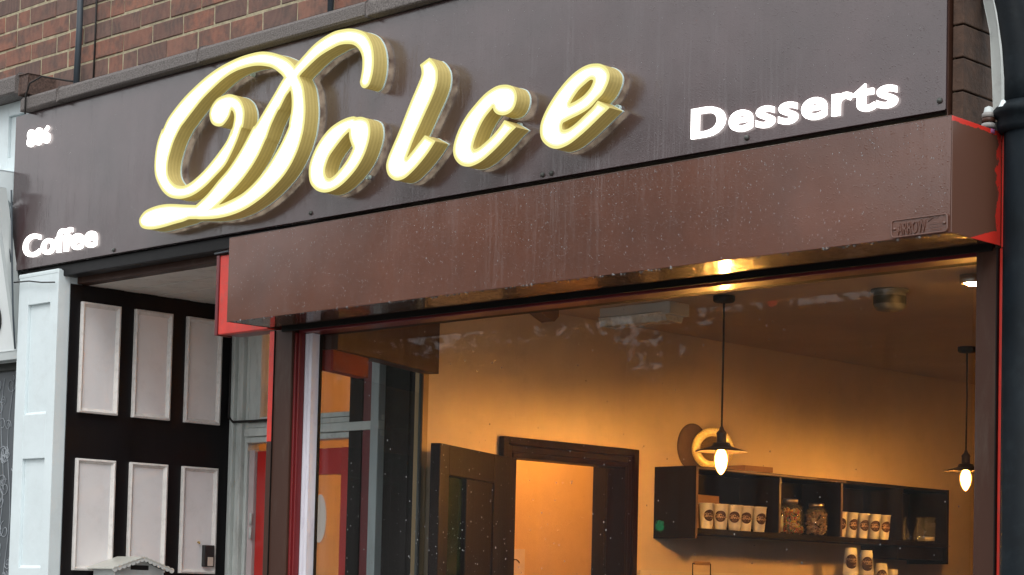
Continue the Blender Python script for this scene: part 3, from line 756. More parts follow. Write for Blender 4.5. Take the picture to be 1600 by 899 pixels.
# ------------------------------------------------------------------ roller shutter box
XL, XR, YF, ZB, ZT = -5.800, -2.772, -0.250, 2.551, 2.858
sb = thing('shutter_box', 'long brown roller shutter box with rain runs, mounted above the shop window', 'shutter box', (-4.3, 0, 2.55))
MB().prism([(YF, ZB), (YF + .004, ZB), (YF + .004, ZT - .004), (-0.002, ZT - .004), (-0.002, ZT), (YF, ZT)], 'x', XL, XR).build('front_cover', M['box'], sb, 0.0012)
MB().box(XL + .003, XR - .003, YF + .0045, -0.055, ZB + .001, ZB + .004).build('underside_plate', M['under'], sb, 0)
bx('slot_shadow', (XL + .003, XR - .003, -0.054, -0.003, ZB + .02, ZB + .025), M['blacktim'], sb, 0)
MB().box(XL + .02, XR - .02, -0.012, -0.004, ZB - .012, ZB + .02).build('bottom_slat', M['blacktim'], sb, 0.002)
bx('end_cap', (XR, XR + .003, YF + .001, -0.004, ZB, ZT), M['boxend'], sb, 0.001)
bx('end_cap', (XL - .003, XL, YF + .001, -0.004, ZB, ZT), M['rail'], sb, 0.001)
# embossed maker's plate, bottom right of the box
pl = thing('maker_plate', 'small embossed brown plate reading ARROW at the lower right of the shutter box', 'plate', (-2.86, YF, 2.58))
def rrect(x0, x1, z0, z1, r, n=5):
    pts = []
    for cx, cz, a in ((x1 - r, z1 - r, 0), (x0 + r, z1 - r, 90), (x0 + r, z0 + r, 180), (x1 - r, z0 + r, 270)):
        for k in range(n + 1):
            t = R(a + 90 * k / n); pts.append((cx + r * math.cos(t), cz + r * math.sin(t)))
    return pts
MB().prism(rrect(-2.949, -2.776, 2.553, 2.602, .008), 'y', YF - .0035, YF - .0003).build('plate_base', M['box'], pl, 0.0008)
MB().tube([(x, YF - .0045, z) for x, z in rrect(-2.947, -2.778, 2.555, 2.600, .008)], 0.0022, 6, closed=True).build('raised_rim', M['box'], pl)
for x in (-2.938, -2.787):
    MB().lathe([(0.0045, 0), (0.004, -0.004), (0, -0.005)], (x, YF - .0035, 2.5775), 10, axis='y').build('rivet', M['box'], pl)

# ------------------------------------------------------------------ text helper (built-in font, real extruded letters)
def glyph_mesh(txt, size, offset, extrude, spacing=1.0):
    cu = bpy.data.curves.new('t', 'FONT'); cu.body = txt; cu.size = size; cu.offset = offset; cu.extrude = extrude
    cu.space_character = spacing; cu.resolution_u = 5
    ob = bpy.data.objects.new('t', cu); COL.objects.link(ob)
    dg = bpy.context.evaluated_depsgraph_get()
    me = bpy.data.meshes.new_from_object(ob.evaluated_get(dg))
    bpy.data.objects.remove(ob); bpy.data.curves.remove(cu)
    return me
def word(txt, x0, x1, z0, z1, y, depth, mat, parent, bold=0.03, slope=0.0, name='letter', spacing=1.06, shear=0.0):
    """letters side by side, each its own mesh, fitted to x0..x1 and to the cap height z0..z1, on a wall facing -y"""
    size = 1.0
    def ext(me):
        xs = [v.co.x for v in me.vertices]; return (min(xs), max(xs)) if xs else (0, 0)
    items = []
    for i, ch in enumerate(txt):
        me = glyph_mesh(ch, size, bold, 0.5); full = glyph_mesh(txt[:i + 1], size, bold, 0.5, spacing)
        items.append((me, ext(full)[1] - ext(me)[1])); bpy.data.meshes.remove(full)
    xmin = min(ext(me)[0] + dx for me, dx in items); xmax = max(ext(me)[1] + dx for me, dx in items)
    cap = glyph_mesh(txt[0], size, bold, 0.5); zs_ = [v.co.y for v in cap.vertices]; c0, c1 = min(zs_), max(zs_); bpy.data.meshes.remove(cap)
    sx = (x1 - x0) / (xmax - xmin); sz = (z1 - z0) / (c1 - c0)
    res = []
    for k, (me, dx) in enumerate(items):
        for v in me.vertices:
            u = (v.co.x + dx - xmin) * sx; w = (v.co.y - c0) * sz
            yy = y - depth if v.co.z > 0 else y
            v.co = Vector((x0 + u + shear * w, yy, z0 + w + slope * u))
        me.materials.clear(); me.materials.append(mat); me.update()
        res.append(link(name, me, parent))
    return res
word('ARROW', -2.928, -2.842, 2.560, 2.592, YF - .0036, .0030, M['box'], pl, 0.0, name='embossed_letter')
q = MB()
for k in range(3): q.box(-2.834, -2.797, YF - .0047, YF - .0036, 2.561 + k * .008, 2.565 + k * .008)
q.tube([(-2.835, YF - .0045, 2.586), (-2.822, YF - .0045, 2.595), (-2.806, YF - .0045, 2.594)], .0012, 5)
q.build('embossed_lines', M['box'], pl)

# lit words on the fascia
def lit_word(name, label, txt, *a, **k):
    t = thing(name, label, 'lit lettering', (a[0], -0.02, a[2]))
    word(txt, *a, -0.002, 0.009, M['word'], t, **k)
    return t
lit_word('lit_word', 'glowing white LED word Desserts on the right half of the sign board', 'Desserts', -3.838, -3.098, 2.990, 3.082, bold=0.027, spacing=1.10, slope=-0.014)
lit_word('lit_word', 'glowing white LED word Coffee at the lower left of the sign board', 'Coffee', -7.578, -7.015, 2.993, 3.094, bold=0.026, spacing=1.06, slope=-0.01)
lit_word('lit_number', 'small glowing white LED figures near the top left corner of the sign board', '886', -7.578, -7.400, 3.482, 3.558, bold=0.026, spacing=1.06, slope=-0.01)

# ------------------------------------------------------------------ the big script letters
LETTERS = {
 'D1': "-6235,3060 -6204,3074 -6159,3097 -6100,3137 -6049,3168 -5998,3209 -5948,3258 -5900,3312 -5882,3321 -5829,3372 -5776,3423 -5725,3473 -5662,3509 -5611,3539 -5558,3568 -5504,3586 -5445,3597 -5392,3596 -5352,3591 -5306,3577 -5269,3556 -5242,3523 -5228,3486 -5224,3446 -5229,3408 -5242,3376 -5255,3365 -5271,3362 -5287,3370 -5296,3387 -5292,3406 -5286,3439 -5288,3475 -5303,3503 -5330,3526 -5363,3537 -5409,3542 -5455,3536 -5515,3522 -5562,3503 -5602,3483 -5632,3466 -5685,3420 -5709,3401 -5742,3361 -5754,3353 -5789,3307 -5814,3262 -5824,3250 -5858,3204 -5899,3163 -5956,3119 -6021,3080 -6095,3042 -6162,3014 -6224,3004 -6279,3008 -6318,3003 -6374,3000 -6446,2995 -6511,2994 -6561,3000 -6595,3012 -6611,3034 -6605,3053 -6573,3074 -6516,3084 -6451,3086 -6386,3080 -6306,3068 -6242,3059c",
 'D2': "-6257,3032 -6240,3006 -6161,2995 -6085,2991 -6010,2994 -5936,3005 -5863,3026 -5792,3055 -5723,3094 -5675,3133 -5635,3183 -5610,3233 -5599,3270 -5593,3320 -5596,3366 -5609,3422 -5632,3461 -5665,3510 -5703,3540 -5752,3564 -5802,3582 -5858,3595 -5921,3599 -5990,3597 -6060,3589 -6130,3576 -6201,3555 -6273,3526 -6338,3495 -6397,3459 -6443,3424 -6475,3383 -6473,3395 -6499,3355 -6514,3313 -6520,3259 -6514,3214 -6493,3177 -6458,3139 -6412,3111 -6355,3097 -6299,3095 -6245,3103 -6184,3124 -6124,3155 -6065,3189 -6029,3227 -5994,3274 -5967,3322 -5960,3321 -5952,3359 -5955,3392 -5975,3426 -6008,3450 -6047,3463 -6085,3464 -6124,3458 -6155,3438 -6170,3412 -6167,3387 -6152,3365 -6125,3351 -6092,3347 -6067,3358 -6046,3377 -6034,3400c -6022,3390 -6015,3369 -6021,3338 -6033,3311 -6027,3330 -6055,3287 -6098,3251 -6143,3219 -6195,3187 -6256,3159 -6302,3146 -6342,3146 -6382,3159 -6416,3187 -6430,3218 -6428,3257 -6414,3294 -6392,3335 -6355,3378 -6326,3399 -6268,3439 -6216,3472 -6152,3503 -6089,3529 -6025,3545 -5962,3550 -5899,3548 -5843,3538 -5793,3522 -5749,3495 -5724,3473 -5685,3422 -5674,3380 -5675,3341 -5685,3300 -5689,3281 -5722,3236 -5763,3191 -5811,3147 -5867,3108 -5925,3078 -5976,3061 -6042,3048 -6095,3042 -6195,3040",
 'o1': "-5324,3269 -5364,3269 -5411,3260 -5457,3243 -5503,3211 -5537,3173 -5559,3132 -5564,3098 -5555,3061 -5530,3035 -5500,3020 -5464,3013 -5423,3016 -5377,3031 -5332,3056 -5293,3086 -5261,3123 -5240,3166 -5233,3199 -5237,3227 -5249,3246 -5272,3258 -5295,3263 -5315,3263c",
 'o0': "-5348,3218c -5379,3201 -5418,3172 -5452,3142 -5470,3109 -5472,3086 -5461,3067 -5443,3062 -5420,3069 -5391,3087 -5358,3113 -5336,3137 -5324,3155c -5334,3172 -5345,3196",
 'l1': "-4986,3398c -4939,3415c -4917,3397 -4899,3372 -4894,3344 -4899,3312 -4917,3277 -4950,3228 -4980,3183 -5009,3139 -5041,3080c -5012,3101 -4985,3122 -4951,3148c -4897,3120c -4931,3086 -4972,3054 -5009,3030 -5046,3012 -5078,3008 -5106,3014 -5134,3035 -5145,3066 -5137,3095 -5116,3130 -5085,3178 -5029,3274 -5001,3318 -4978,3358 -4978,3380",
 'c1': "-4571,3262 -4602,3264 -4633,3258 -4668,3244 -4704,3221 -4745,3190 -4781,3150 -4803,3109 -4810,3076 -4801,3048 -4776,3024 -4744,3012 -4712,3011 -4671,3021 -4625,3043 -4585,3067 -4546,3094 -4515,3112c -4542,3128 -4570,3144c -4592,3123 -4622,3101 -4658,3081 -4688,3068 -4709,3065c -4714,3077 -4705,3102 -4685,3137 -4661,3166 -4625,3194c -4620,3182 -4604,3169 -4578,3161 -4550,3163 -4528,3176 -4516,3200 -4517,3225 -4530,3246 -4548,3256",
 'e1': "-4171,3265 -4200,3267 -4234,3261 -4273,3245 -4311,3220 -4350,3186 -4384,3146 -4403,3112 -4407,3083 -4399,3055 -4375,3032 -4345,3018 -4315,3015 -4276,3023 -4237,3040 -4194,3063 -4151,3089 -4107,3115c -4134,3131 -4159,3145c -4181,3126 -4215,3106 -4248,3087 -4277,3075 -4297,3072 -4308,3075c -4310,3087 -4306,3096c -4278,3103 -4229,3114 -4191,3128 -4163,3147 -4139,3163 -4123,3183 -4113,3203 -4112,3224 -4125,3244 -4147,3259",
 'e0': "-4182,3215c -4194,3216 -4218,3205 -4242,3191 -4265,3169 -4278,3153c -4250,3159 -4217,3172 -4193,3190 -4181,3208",
}

def parse(s):
    out = []
    for tkn in s.split():
        c = tkn.endswith('c'); x, z = tkn.rstrip('c').split(',')
        out.append((int(x) / 1000, int(z) / 1000, c))
    return out
def smooth(pts, n=6):
    """closed Catmull-Rom through the points; marked points stay sharp corners"""
    m_ = len(pts); res = []
    P = [np.array(p[:2]) for p in pts]
    for i in range(m_):
        p0, p1, p2, p3 = P[i - 1], P[i], P[(i + 1) % m_], P[(i + 2) % m_]
        if pts[i][2]: p0 = p1
        if pts[(i + 1) % m_][2]: p3 = p2
        for k in range(n):
            t = k / n
            res.append(0.5 * ((2 * p1) + (-p0 + p2) * t + (2 * p0 - 5 * p1 + 4 * p2 - p3) * t * t + (-p0 + 3 * p1 - 3 * p2 + p3) * t ** 3))
    return np.array(res)
def sdf(poly, GX, GZ):
    a = poly; b = np.roll(poly, -1, 0)
    d2 = np.full(GX.shape, 1e9); ins = np.zeros(GX.shape, bool)
    for (ax, az), (bx_, bz) in zip(a, b):
        ex, ez = bx_ - ax, bz - az; L = ex * ex + ez * ez + 1e-12
        t = np.clip(((GX - ax) * ex + (GZ - az) * ez) / L, 0, 1)
        d2 = np.minimum(d2, (GX - ax - t * ex) ** 2 + (GZ - az - t * ez) ** 2)
        if az != bz:
            c = ((az > GZ) != (bz > GZ)) & (GX < ex * (GZ - az) / (bz - az) + ax)
            ins ^= c
    d = np.sqrt(d2)
    return np.where(ins, -d, d)
def contours(F, xs, zs_, lev):
    """marching squares -> closed loops of (x, z)"""
    G = F - lev; G = np.where(np.abs(G) < 1e-7, 1e-7, G)
    S = G < 0; nx, nz = G.shape
    seg = {}
    def hx(i, j): t = G[i, j] / (G[i, j] - G[i + 1, j]); return (xs[i] + t * (xs[i + 1] - xs[i]), zs_[j])
    def hz(i, j): t = G[i, j] / (G[i, j] - G[i, j + 1]); return (xs[i], zs_[j] + t * (zs_[j + 1] - zs_[j]))
    cs = S[:-1, :-1] * 1 + S[1:, :-1] * 2 + S[1:, 1:] * 4 + S[:-1, 1:] * 8
    ii, jj = np.nonzero((cs > 0) & (cs < 15))
    T = {1: ['LB'], 2: ['BR'], 3: ['LR'], 4: ['RT'], 5: ['LB', 'RT'], 6: ['BT'], 7: ['LT'], 8: ['TL'], 9: ['TB'], 10: ['BR', 'TL'], 11: ['TR'], 12: ['RL'], 13: ['RB'], 14: ['BL']}
    P = {}
    for i, j in zip(ii.tolist(), jj.tolist()):
        for s_ in T[int(cs[i, j])]:
            k = []
            for e in s_:
                key = {'B': ('x', i, j), 'T': ('x', i, j + 1), 'L': ('z', i, j), 'R': ('z', i + 1, j)}[e]
                if key not in P: P[key] = hx(key[1], key[2]) if key[0] == 'x' else hz(key[1], key[2])
                k.append(key)
            seg.setdefault(k[0], []).append(k[1]); seg.setdefault(k[1], []).append(k[0])
    loops = []; used = set()
    for st in list(seg):
        if st in used: continue
        lp = [st]; used.add(st); cur = st
        while True:
            nx_ = [q_ for q_ in seg[cur] if q_ not in used]
            if not nx_: break
            cur = nx_[0]; used.add(cur); lp.append(cur)
        pts = [P[k] for k in lp]
        # drop points closer than 0.8 mm
        o_ = [pts[0]]
        for p in pts[1:]:
            if math.hypot(p[0] - o_[-1][0], p[1] - o_[-1][1]) > 0.0011: o_.append(p)
        if len(o_) > 8: loops.append(o_)
    return loops
def cap_faces(mb, loops, y, mi=0):
    tri = tessellate_polygon([[Vector((x, z, 0)) for x, z in lp] for lp in loops])
    flat = [p for lp in loops for p in lp]
    mb.add([(x, y, z) for x, z in flat], [tuple(t) for t in tri], mi)
def wall_faces(mb, loops, y0, y1, mi=0, smooth_=True):
    for lp in loops:
        n_ = len(lp)
        mb.add([(x, y0, z) for x, z in lp] + [(x, y1, z) for x, z in lp], [(i, (i + 1) % n_, n_ + (i + 1) % n_, n_ + i) for i in range(n_)], mi, smooth_)
YB, YFc = -0.020, -0.082
script = thing('script_sign', 'large glowing cream and gold script lettering spelling Dolce on the sign board', 'lit lettering', (-5.3, 0, 3.2))
SHAPES = {}
for name, outs, holes in (('d', ('D1', 'D2'), ()), ('o', ('o1',), ('o0',)), ('l', ('l1',), ()), ('c', ('c1',), ()), ('e', ('e1',), ('e0',))):
    polys = [smooth(parse(LETTERS[k])) for k in outs]; hp = [smooth(parse(LETTERS[k])) for k in holes]
    al = np.concatenate(polys); g = 0.0026
    xs = np.arange(al[:, 0].min() - .02, al[:, 0].max() + .02, g); zz = np.arange(al[:, 1].min() - .02, al[:, 1].max() + .02, g)
    GX, GZ = np.meshgrid(xs, zz, indexing='ij')
    ds = [sdf(p, GX, GZ) for p in polys]
    F = ds[0]
    for d_ in ds[1:]: F = np.minimum(F, d_)
    Fi = F.copy()
    for h_ in hp:
        dh = sdf(h_, GX, GZ); F = np.maximum(F, -dh)
    out_l = contours(F, xs, zz, 0.0); in_l = contours(F, xs, zz, -0.0095); in2 = contours(F, xs, zz, -0.0155); bk = contours(F, xs, zz, 0.0015)
    SHAPES[name] = contours(F, xs, zz, 0.0)
    q = MB(); wall_faces(q, out_l, YFc, YB)
    let = q.build('letter_return', M['gold'], script, sharp=35)
    q = MB(); cap_faces(q, out_l + in_l, YFc); q.build('face_rim', M['rim'], let)
    q = MB(); cap_faces(q, in_l + in2, YFc - .0002); q.build('face_inner_rim', M['rim2'], let)
    q = MB(); cap_faces(q, in2, YFc - .0004); q.build('lit_face', M['lit'], let)
    q = MB(); cap_faces(q, bk, YB + .0005); wall_faces(q, bk, YB + .0005, YB + .006); q.build('acrylic_back', M['backing'], let)
    q = MB(); cap_faces(q, bk, YB + .006); q.build('rear_glow', M['backglow'], let)
    ar = out_l[int(np.argmax([len(l_) for l_ in out_l]))]
    for k in range(2):
        x, z = ar[int(len(ar) * (k + .37) / 2)]
        ix = int(np.argmin(abs(xs - x))); iz = int(np.argmin(abs(zz - z)))
        MB().lathe([(0.009, -.014), (0.009, -0.0005)], (x, 0, z), 10, axis='y').build('standoff', M['backing'], let)

# ------------------------------------------------------------------ shop interior: shell
shell = []
XI = -6.0
def room(name, dims, mat): return structure(bx(name, dims, mat, None, 0))
room('left_wall', (XI - .08, XI, 0.955, 1.475, 0.15, 2.828), M['cream'])
room('left_wall', (XI - .08, XI, 2.200, 8.0, 0.15, 2.828), M['cream'])
room('left_wall', (XI - .08, XI, 1.4755, 2.1995, 2.172, 2.828), M['cream'])
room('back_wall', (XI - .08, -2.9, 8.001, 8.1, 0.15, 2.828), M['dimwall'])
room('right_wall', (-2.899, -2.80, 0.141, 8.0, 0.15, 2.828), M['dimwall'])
room('ceiling', (XI - 1.4, -2.80, 0.982, 8.1, 2.83, 2.93), M['ceil'])
room('ceiling', (-5.70, -2.80, 0.1405, 0.98, 2.832, 2.93), M['ceil'])
MB_ = MB().prism([(-6.02, 0.98), (-5.70, 0.1405), (-5.695, 0.1405), (-5.695, 0.9815)], 'z', 2.831, 2.93)
structure(MB_.build('ceiling', M['ceil']))
room('floor', (XI - 1.4, -2.80, 0.141, 8.1, 0.05, 0.149), M['floor'])
# lobby behind the red door
room('lobby_wall', (-7.40, -7.22, 0.99, 3.4, 0.15, 2.829), M['corr'])
room('lobby_wall', (-7.40, XI - .081, 3.401, 3.5, 0.15, 2.829), M['corr'])
ld = thing('lobby_door', 'dark panelled door seen through the bright doorway', 'door', (-6.7, 3.36, 0.15))
bx('door_leaf', (-7.215, -6.10, 3.34, 3.39, 0.15, 2.80), M['black'], ld, 0.002)
for k in range(6):
    bx('door_panel', (-7.12, -6.55, 3.328, 3.3395, 0.45 + k * .32, 0.45 + k * .32 + .27), M['blacktim'], ld, 0.004)

# dark internal door frame and open leaf
idf = thing('inner_door_frame', 'dark wooden moulded door frame on the left shop wall', 'door frame', (XI, 1.8, 0.15))
def arch(mb, y0, y1, zt, w, x0, x1):
    mb.box(x0, x1, y0, y0 + w, 0.15, zt); mb.box(x0, x1, y1 - w, y1, 0.15, zt); mb.box(x0, x1, y0 + w, y1 - w, zt - w, zt)
q = MB(); arch(q, 1.375, 2.265, 2.258, 0.034, XI + .001, XI + .034); q.build('outer_moulding', M['darkwood'], idf, 0.004)
q = MB(); arch(q, 1.4095, 2.2305, 2.2235, 0.030, XI + .001, XI + .022); q.build('middle_moulding', M['darkwood'], idf, 0.004)
q = MB(); arch(q, 1.440, 2.200, 2.193, 0.022, XI - .085, XI + .028); q.build('door_lining', M['darkwood'], idf, 0.003)
lf = thing('inner_door', 'dark wooden inner door standing open into the shop beside its frame', 'door', (-5.95, 1.44, 0.16))
H = Vector((-5.955, 1.440, 0.16)); Tp = Vector((-5.605, 0.655, 0.16)); DD = Tp - H; NN = Vector((DD.y, -DD.x, 0)).normalized() * 0.042
if NN.x < 0: NN = -NN
def leafbox(name, a, b, z0, z1, t0, t1, mat, par=lf):
    return MB().obox(H + DD * a + NN * (t0 - 1) + Vector((0, 0, z0 - .16)), DD * (b - a), NN * (t1 - t0), (0, 0, z1 - z0)).build(name, mat, par, 0.003)
leafbox('hinge_stile', 0.0, 0.30, 0.16, 2.165, 0, 1, M['doorwood'])
leafbox('lock_stile', 0.885, 1.0, 0.16, 2.165, 0, 1, M['doorwood'])
leafbox('top_rail', 0.3005, 0.8845, 2.045, 2.165, 0.02, .98, M['doorwood'])
leafbox('bottom_rail', 0.3005, 0.8845, 0.16, 0.5, 0.02, .98, M['doorwood'])
leafbox('centre_panel', 0.3005, 0.62, 0.501, 2.044, 0.15, .85, M['doorwood'])
leafbox('centre_stile', 0.6205, 0.66, 0.501, 2.044, 0.02, .98, M['doorwood'])
leafbox('glazed_strip', 0.6605, 0.8845, 0.501, 2.044, 0.4, .55, paint('dark_green_glass', (0.012, 0.03, 0.02), 0.15, coat=0.5, bump=0))
MB().tube([H + DD * .95 + NN * 1.3 + Vector((0, 0, .95)), H + DD * .95 + NN * 2.2 + Vector((0, 0, .95)), H + DD * .82 + NN * 2.2 + Vector((0, 0, .95))], .008, 8).build('handle', M['brass'], lf)
# notice on the lobby wall, seen in the doorway
nt_ = thing('wall_notice', 'pale paper notice on the bright wall inside the doorway', 'notice', (-7.21, 2.8, 1.6))
bx('paper', (-7.2195, -7.2175, 2.68, 2.825, 1.35, 1.815), paint('notice_paper', (0.85, 0.80, 0.86), 0.7, var=.05, bump=0), nt_, 0)
MB().tube([(-7.2168, 2.755 + .038 * math.cos(a), 1.71 + .05 * math.sin(a)) for a in [R(t) for t in range(40, 330, 20)]], .003, 5).build('printed_curl', M['cuplabel'], nt_)

# ------------------------------------------------------------------ wall shelf unit
SX0, SX1, SY0, SY1, SZ0, SZ1 = -5.999, -5.752, 2.430, 4.535, 1.868, 2.188
su = thing('wall_shelf', 'long dark wall shelf unit with four open compartments holding cups and jars', 'shelf', (-5.9, 3.5, SZ0))
bx('top_board', (SX0, SX1, SY0, SY1, SZ1 - .016, SZ1), M['shelf'], su, 0.001)
bx('bottom_board', (SX0, SX1, SY0, SY1, SZ0 + .012, SZ0 + .036), M['shelf'], su, 0.001)
bx('back_board', (SX0, SX0 + .008, SY0 + .001, SY1 - .001, SZ0 + .037, SZ1 - .017), M['shelf'], su, 0)
bx('end_board', (SX0, SX1 + .001, SY0 - .017, SY0 - .001, SZ0 - .012, SZ1 + .001), M['shelf'], su, 0.001)
bx('end_board', (SX0, SX1 + .001, SY1 + .001, SY1 + .020, SZ0 - .075, SZ1 + .001), M['shelf'], su, 0.001)
for y in (3.045, 3.556, 4.104): bx('divider', (SX0 + .009, SX1, y, y + .015, SZ0 + .037, SZ1 - .017), M['shelf'], su, 0.001)
for y, z0, z1 in ((SY0 - .016, SZ0 - .01, SZ1), (3.046, SZ0 + .037, SZ1 - .017), (3.557, SZ0 + .037, SZ1 - .017)):
    bx('edge_strip', (SX1 + .0012, SX1 + .004, y, y + .013, z0, z1), M['shelfedge'], su, 0)
bx('top_edge', (SX1 + .0002, SX1 + .003, SY0, 3.6, SZ1 - .012, SZ1 - .002), M['shelfedge'], su, 0)
bx('under_bracket', (SX0, SX1 - .02, 4.10, SY1 - .001, SZ0 - .055, SZ0 + .0115), M['shelf'], su, 0.001)
ZS = SZ0 + .0365
# paper cups
def cup_parts(h=0.120, r1=0.0375, r0=0.027, inv=False):
    t = thing('paper_cup', 'x', 'cup', (0, 0, 0))
    prof = [(0.0, 0.004), (r0 - .003, 0.004), (r0 - .002, 0), (r0, 0.0), (r0 + .0005, 0.011), (r0 + .0018, 0.0125), (r1 - .001, h - .004), (r1 + .001, h - .004), (r1 + .0015, h), (r1 - .0015, h), (r1 - .002, h - .004), (r0 - .001, 0.006), (0, 0.006)]
    if inv: prof = [(r, h - z) for r, z in prof]
    b = MB().lathe(prof, n=20).build('cup_body', M['cup'], t)
    # printed round badge wrapped on the wall of the cup, centred on local +x
    q = MB(); zc, rad = h * 0.52, 0.027
    def rr_(z): f = z / h if not inv else 1 - z / h; return r0 + (r1 - r0) * f
    def on(u, w, off):
        z = zc + w; r = rr_(z) + off; a = u / rr_(zc); return (r * math.cos(a), r * math.sin(a), z)
    vs = [on(0, 0, .0012)]; n_ = 20; rings = 5
    for k in range(1, rings + 1):
        for j in range(n_): a = 2 * PI * j / n_; vs.append(on(rad * k / rings * math.cos(a), rad * k / rings * math.sin(a), .0012))
    fs = [(0, 1 + j, 1 + (j + 1) % n_) for j in range(n_)]
    for k in range(rings - 1):
        for j in range(n_): a0 = 1 + k * n_; fs.append((a0 + j, a0 + n_ + j, a0 + n_ + (j + 1) % n_, a0 + (j + 1) % n_))
    q.add(vs, fs); bd = q.build('badge', M['cuplabel'], b)
    q = MB(); sgn = -1 if inv else 1
    cx0, cz0 = -5.45, 3.25; sc = 0.040 / 1.55
    for nm, lps in SHAPES.items():
        lps2 = [lp[::7] for lp in lps if len(lp) > 60]
        tri = tessellate_polygon([[Vector((x, z, 0)) for x, z in lp] for lp in lps2]); flat = [p for lp in lps2 for p in lp]
        q.add([on((x - cx0) * sc * sgn, (z - cz0) * sc * 1.25 * sgn, .0018) for x, z in flat], [tuple(t_) for t_ in tri])
    q.add([on(u * sgn, w * sgn, .0018) for u, w in ((-.009, -.013), (.009, -.013), (.009, -.0145), (-.009, -.0145))], [(0, 1, 2, 3)])
    q.build('badge_print', M['cupprint'], b)
    return t
up_cup = cup_parts(); inv_cup = cup_parts(inv=True)
def setup(o, x, y, z, rz, label, group, s=1.0):
    o.location = (x, y, z); o.rotation_euler = (0, 0, rz); o.scale = (s, s, s); o['label'] = label; o['group'] = group
AIM = R(-40)
row1 = [(2.560, 'first'), (2.668, 'second'), (2.764, 'third'), (2.856, 'fourth'), (2.952, 'fifth')]
row2 = [(3.618, 'first'), (3.712, 'second'), (3.820, 'third'), (3.922, 'fourth'), (4.014, 'fifth')]
first = True
for i, (y, od) in enumerate(row1):
    c = up_cup if first else copy_tree(up_cup); first = False
    setup(c, -5.80 + uni(-.006, .006), y, ZS, AIM + uni(-.28, .28), '%s badge cup from the left in the first shelf compartment' % od, 'paper cups standing on the wall shelf')
for i, (y, od) in enumerate(row2):
    c = copy_tree(up_cup)
    setup(c, -5.80 + uni(-.006, .006), y, ZS, AIM + R(14) + uni(-.25, .2), '%s white badge cup from the left in the third shelf compartment' % od, 'paper cups standing on the wall shelf', 1.06)
bx_ = MB().box(-5.975, -5.90, 2.46, 2.775, ZS, ZS + .165).box(-5.899, -5.87, 2.50, 2.75, ZS, ZS + .13)
tag(bx_.build('cup_carton', M['board'], None, 0.002), 'brown carton behind the cups in the first shelf compartment', 'carton')
tag(MB().box(-5.975, -5.88, 3.575, 3.70, ZS, ZS + .17).build('cup_carton', M['board'], None, 0.002), 'narrow brown carton behind the first cup of the third shelf compartment', 'carton')
tag(MB().obox((-5.96, 2.79, SZ1 + .0005), (0.20, 0, 0), (0.02, 0.19, 0), (0, 0, 0.026)).build('flat_box', M['board'], None, 0.002), 'flat brown box lying on top of the wall shelf, right of the gold dish', 'box')
# jars
def jar(name, label, y, x, r, h, fill, fh, lidmat, lidr, lidh):
    t = thing(name, label, 'jar', (x, y, ZS))
    MB().lathe([(0, .001), (r * .9, .001), (r, .012), (r, h * .8), (r * .82, h * .93), (lidr * .93, h), (lidr * .90, h), (r * .78, h * .92), (r * .94, h * .8), (r * .94, .014), (0, .006)], (x, y, ZS), 20).build('glass_body', M['jar'], t)
    if fill is not None:
        q = MB(); random.seed(int(y * 100))
        if fill is M['powder']: q.lathe([(0, .008), (r * .9, .010), (r * .9, fh), (0, fh)], (x, y, ZS), 16)
        else:
            for k in range(170):
                a = uni(0, 2 * PI); rr2 = (r * .86) * math.sqrt(uni(.35, 1)); z = uni(.012, fh); s_ = .0075
                if z > h * .78: rr2 *= .75
                q.ball((x + rr2 * math.cos(a), y + rr2 * math.sin(a), ZS + z), uni(.006, .0095), 1, squash=(1, 1, uni(.7, 1.1)))
        q.build('contents', fill, t)
    MB().lathe([(0, h + .0006), (lidr, h + .0006), (lidr, h + lidh), (lidr * .9, h + lidh + .002), (0, h + lidh + .002)], (x, y, ZS), 20).build('lid', lidmat, t)
    return t
jar('storage_jar', 'slim clip top jar half full of white powder, beside the sweet jar', 3.098, -5.79, 0.026, 0.118, M['powder'], 0.085, M['jar'], 0.024, 0.010)
jar('sweet_jar', 'glass jar of mixed coloured sweets with a silver lid on the shelf', 3.205, -5.80, 0.055, 0.150, M['sweets'], 0.125, M['metal'], 0.037, 0.018)
jar('storage_jar', 'clip top glass jar behind and between the two silver lidded jars', 3.335, -5.865, 0.045, 0.130, M['sweets'], 0.04, M['jar'], 0.040, 0.010)
jar('fudge_jar', 'glass jar of brown fudge pieces with a silver lid on the shelf', 3.420, -5.80, 0.056, 0.138, M['fudge'], 0.115, M['metal'], 0.038, 0.020)
jar('storage_jar', 'wide clear glass jar at the right end of the wall shelf', 4.430, -5.81, 0.050, 0.125, M['powder'], 0.03, M['jar'], 0.052, 0.006)
for y, x, lb in ((4.165, -5.80, 'small clear glass bottle on the left in the last shelf compartment'), (4.245, -5.83, 'small clear glass bottle in the middle of the last shelf compartment'), (4.325, -5.79, 'small clear glass bottle nearest the wide jar in the last shelf compartment')):
    tag(MB().lathe([(0, .001), (.034, .001), (.036, .01), (.030, .05), (.014, .085), (.012, .115), (.016, .118), (.016, .128), (.010, .128), (.009, .09), (.026, .05), (.031, .012), (0, .008)], (x, y, ZS), 18).build('glass_bottle', M['jar']), lb, 'bottle', 'glass bottles on the wall shelf')
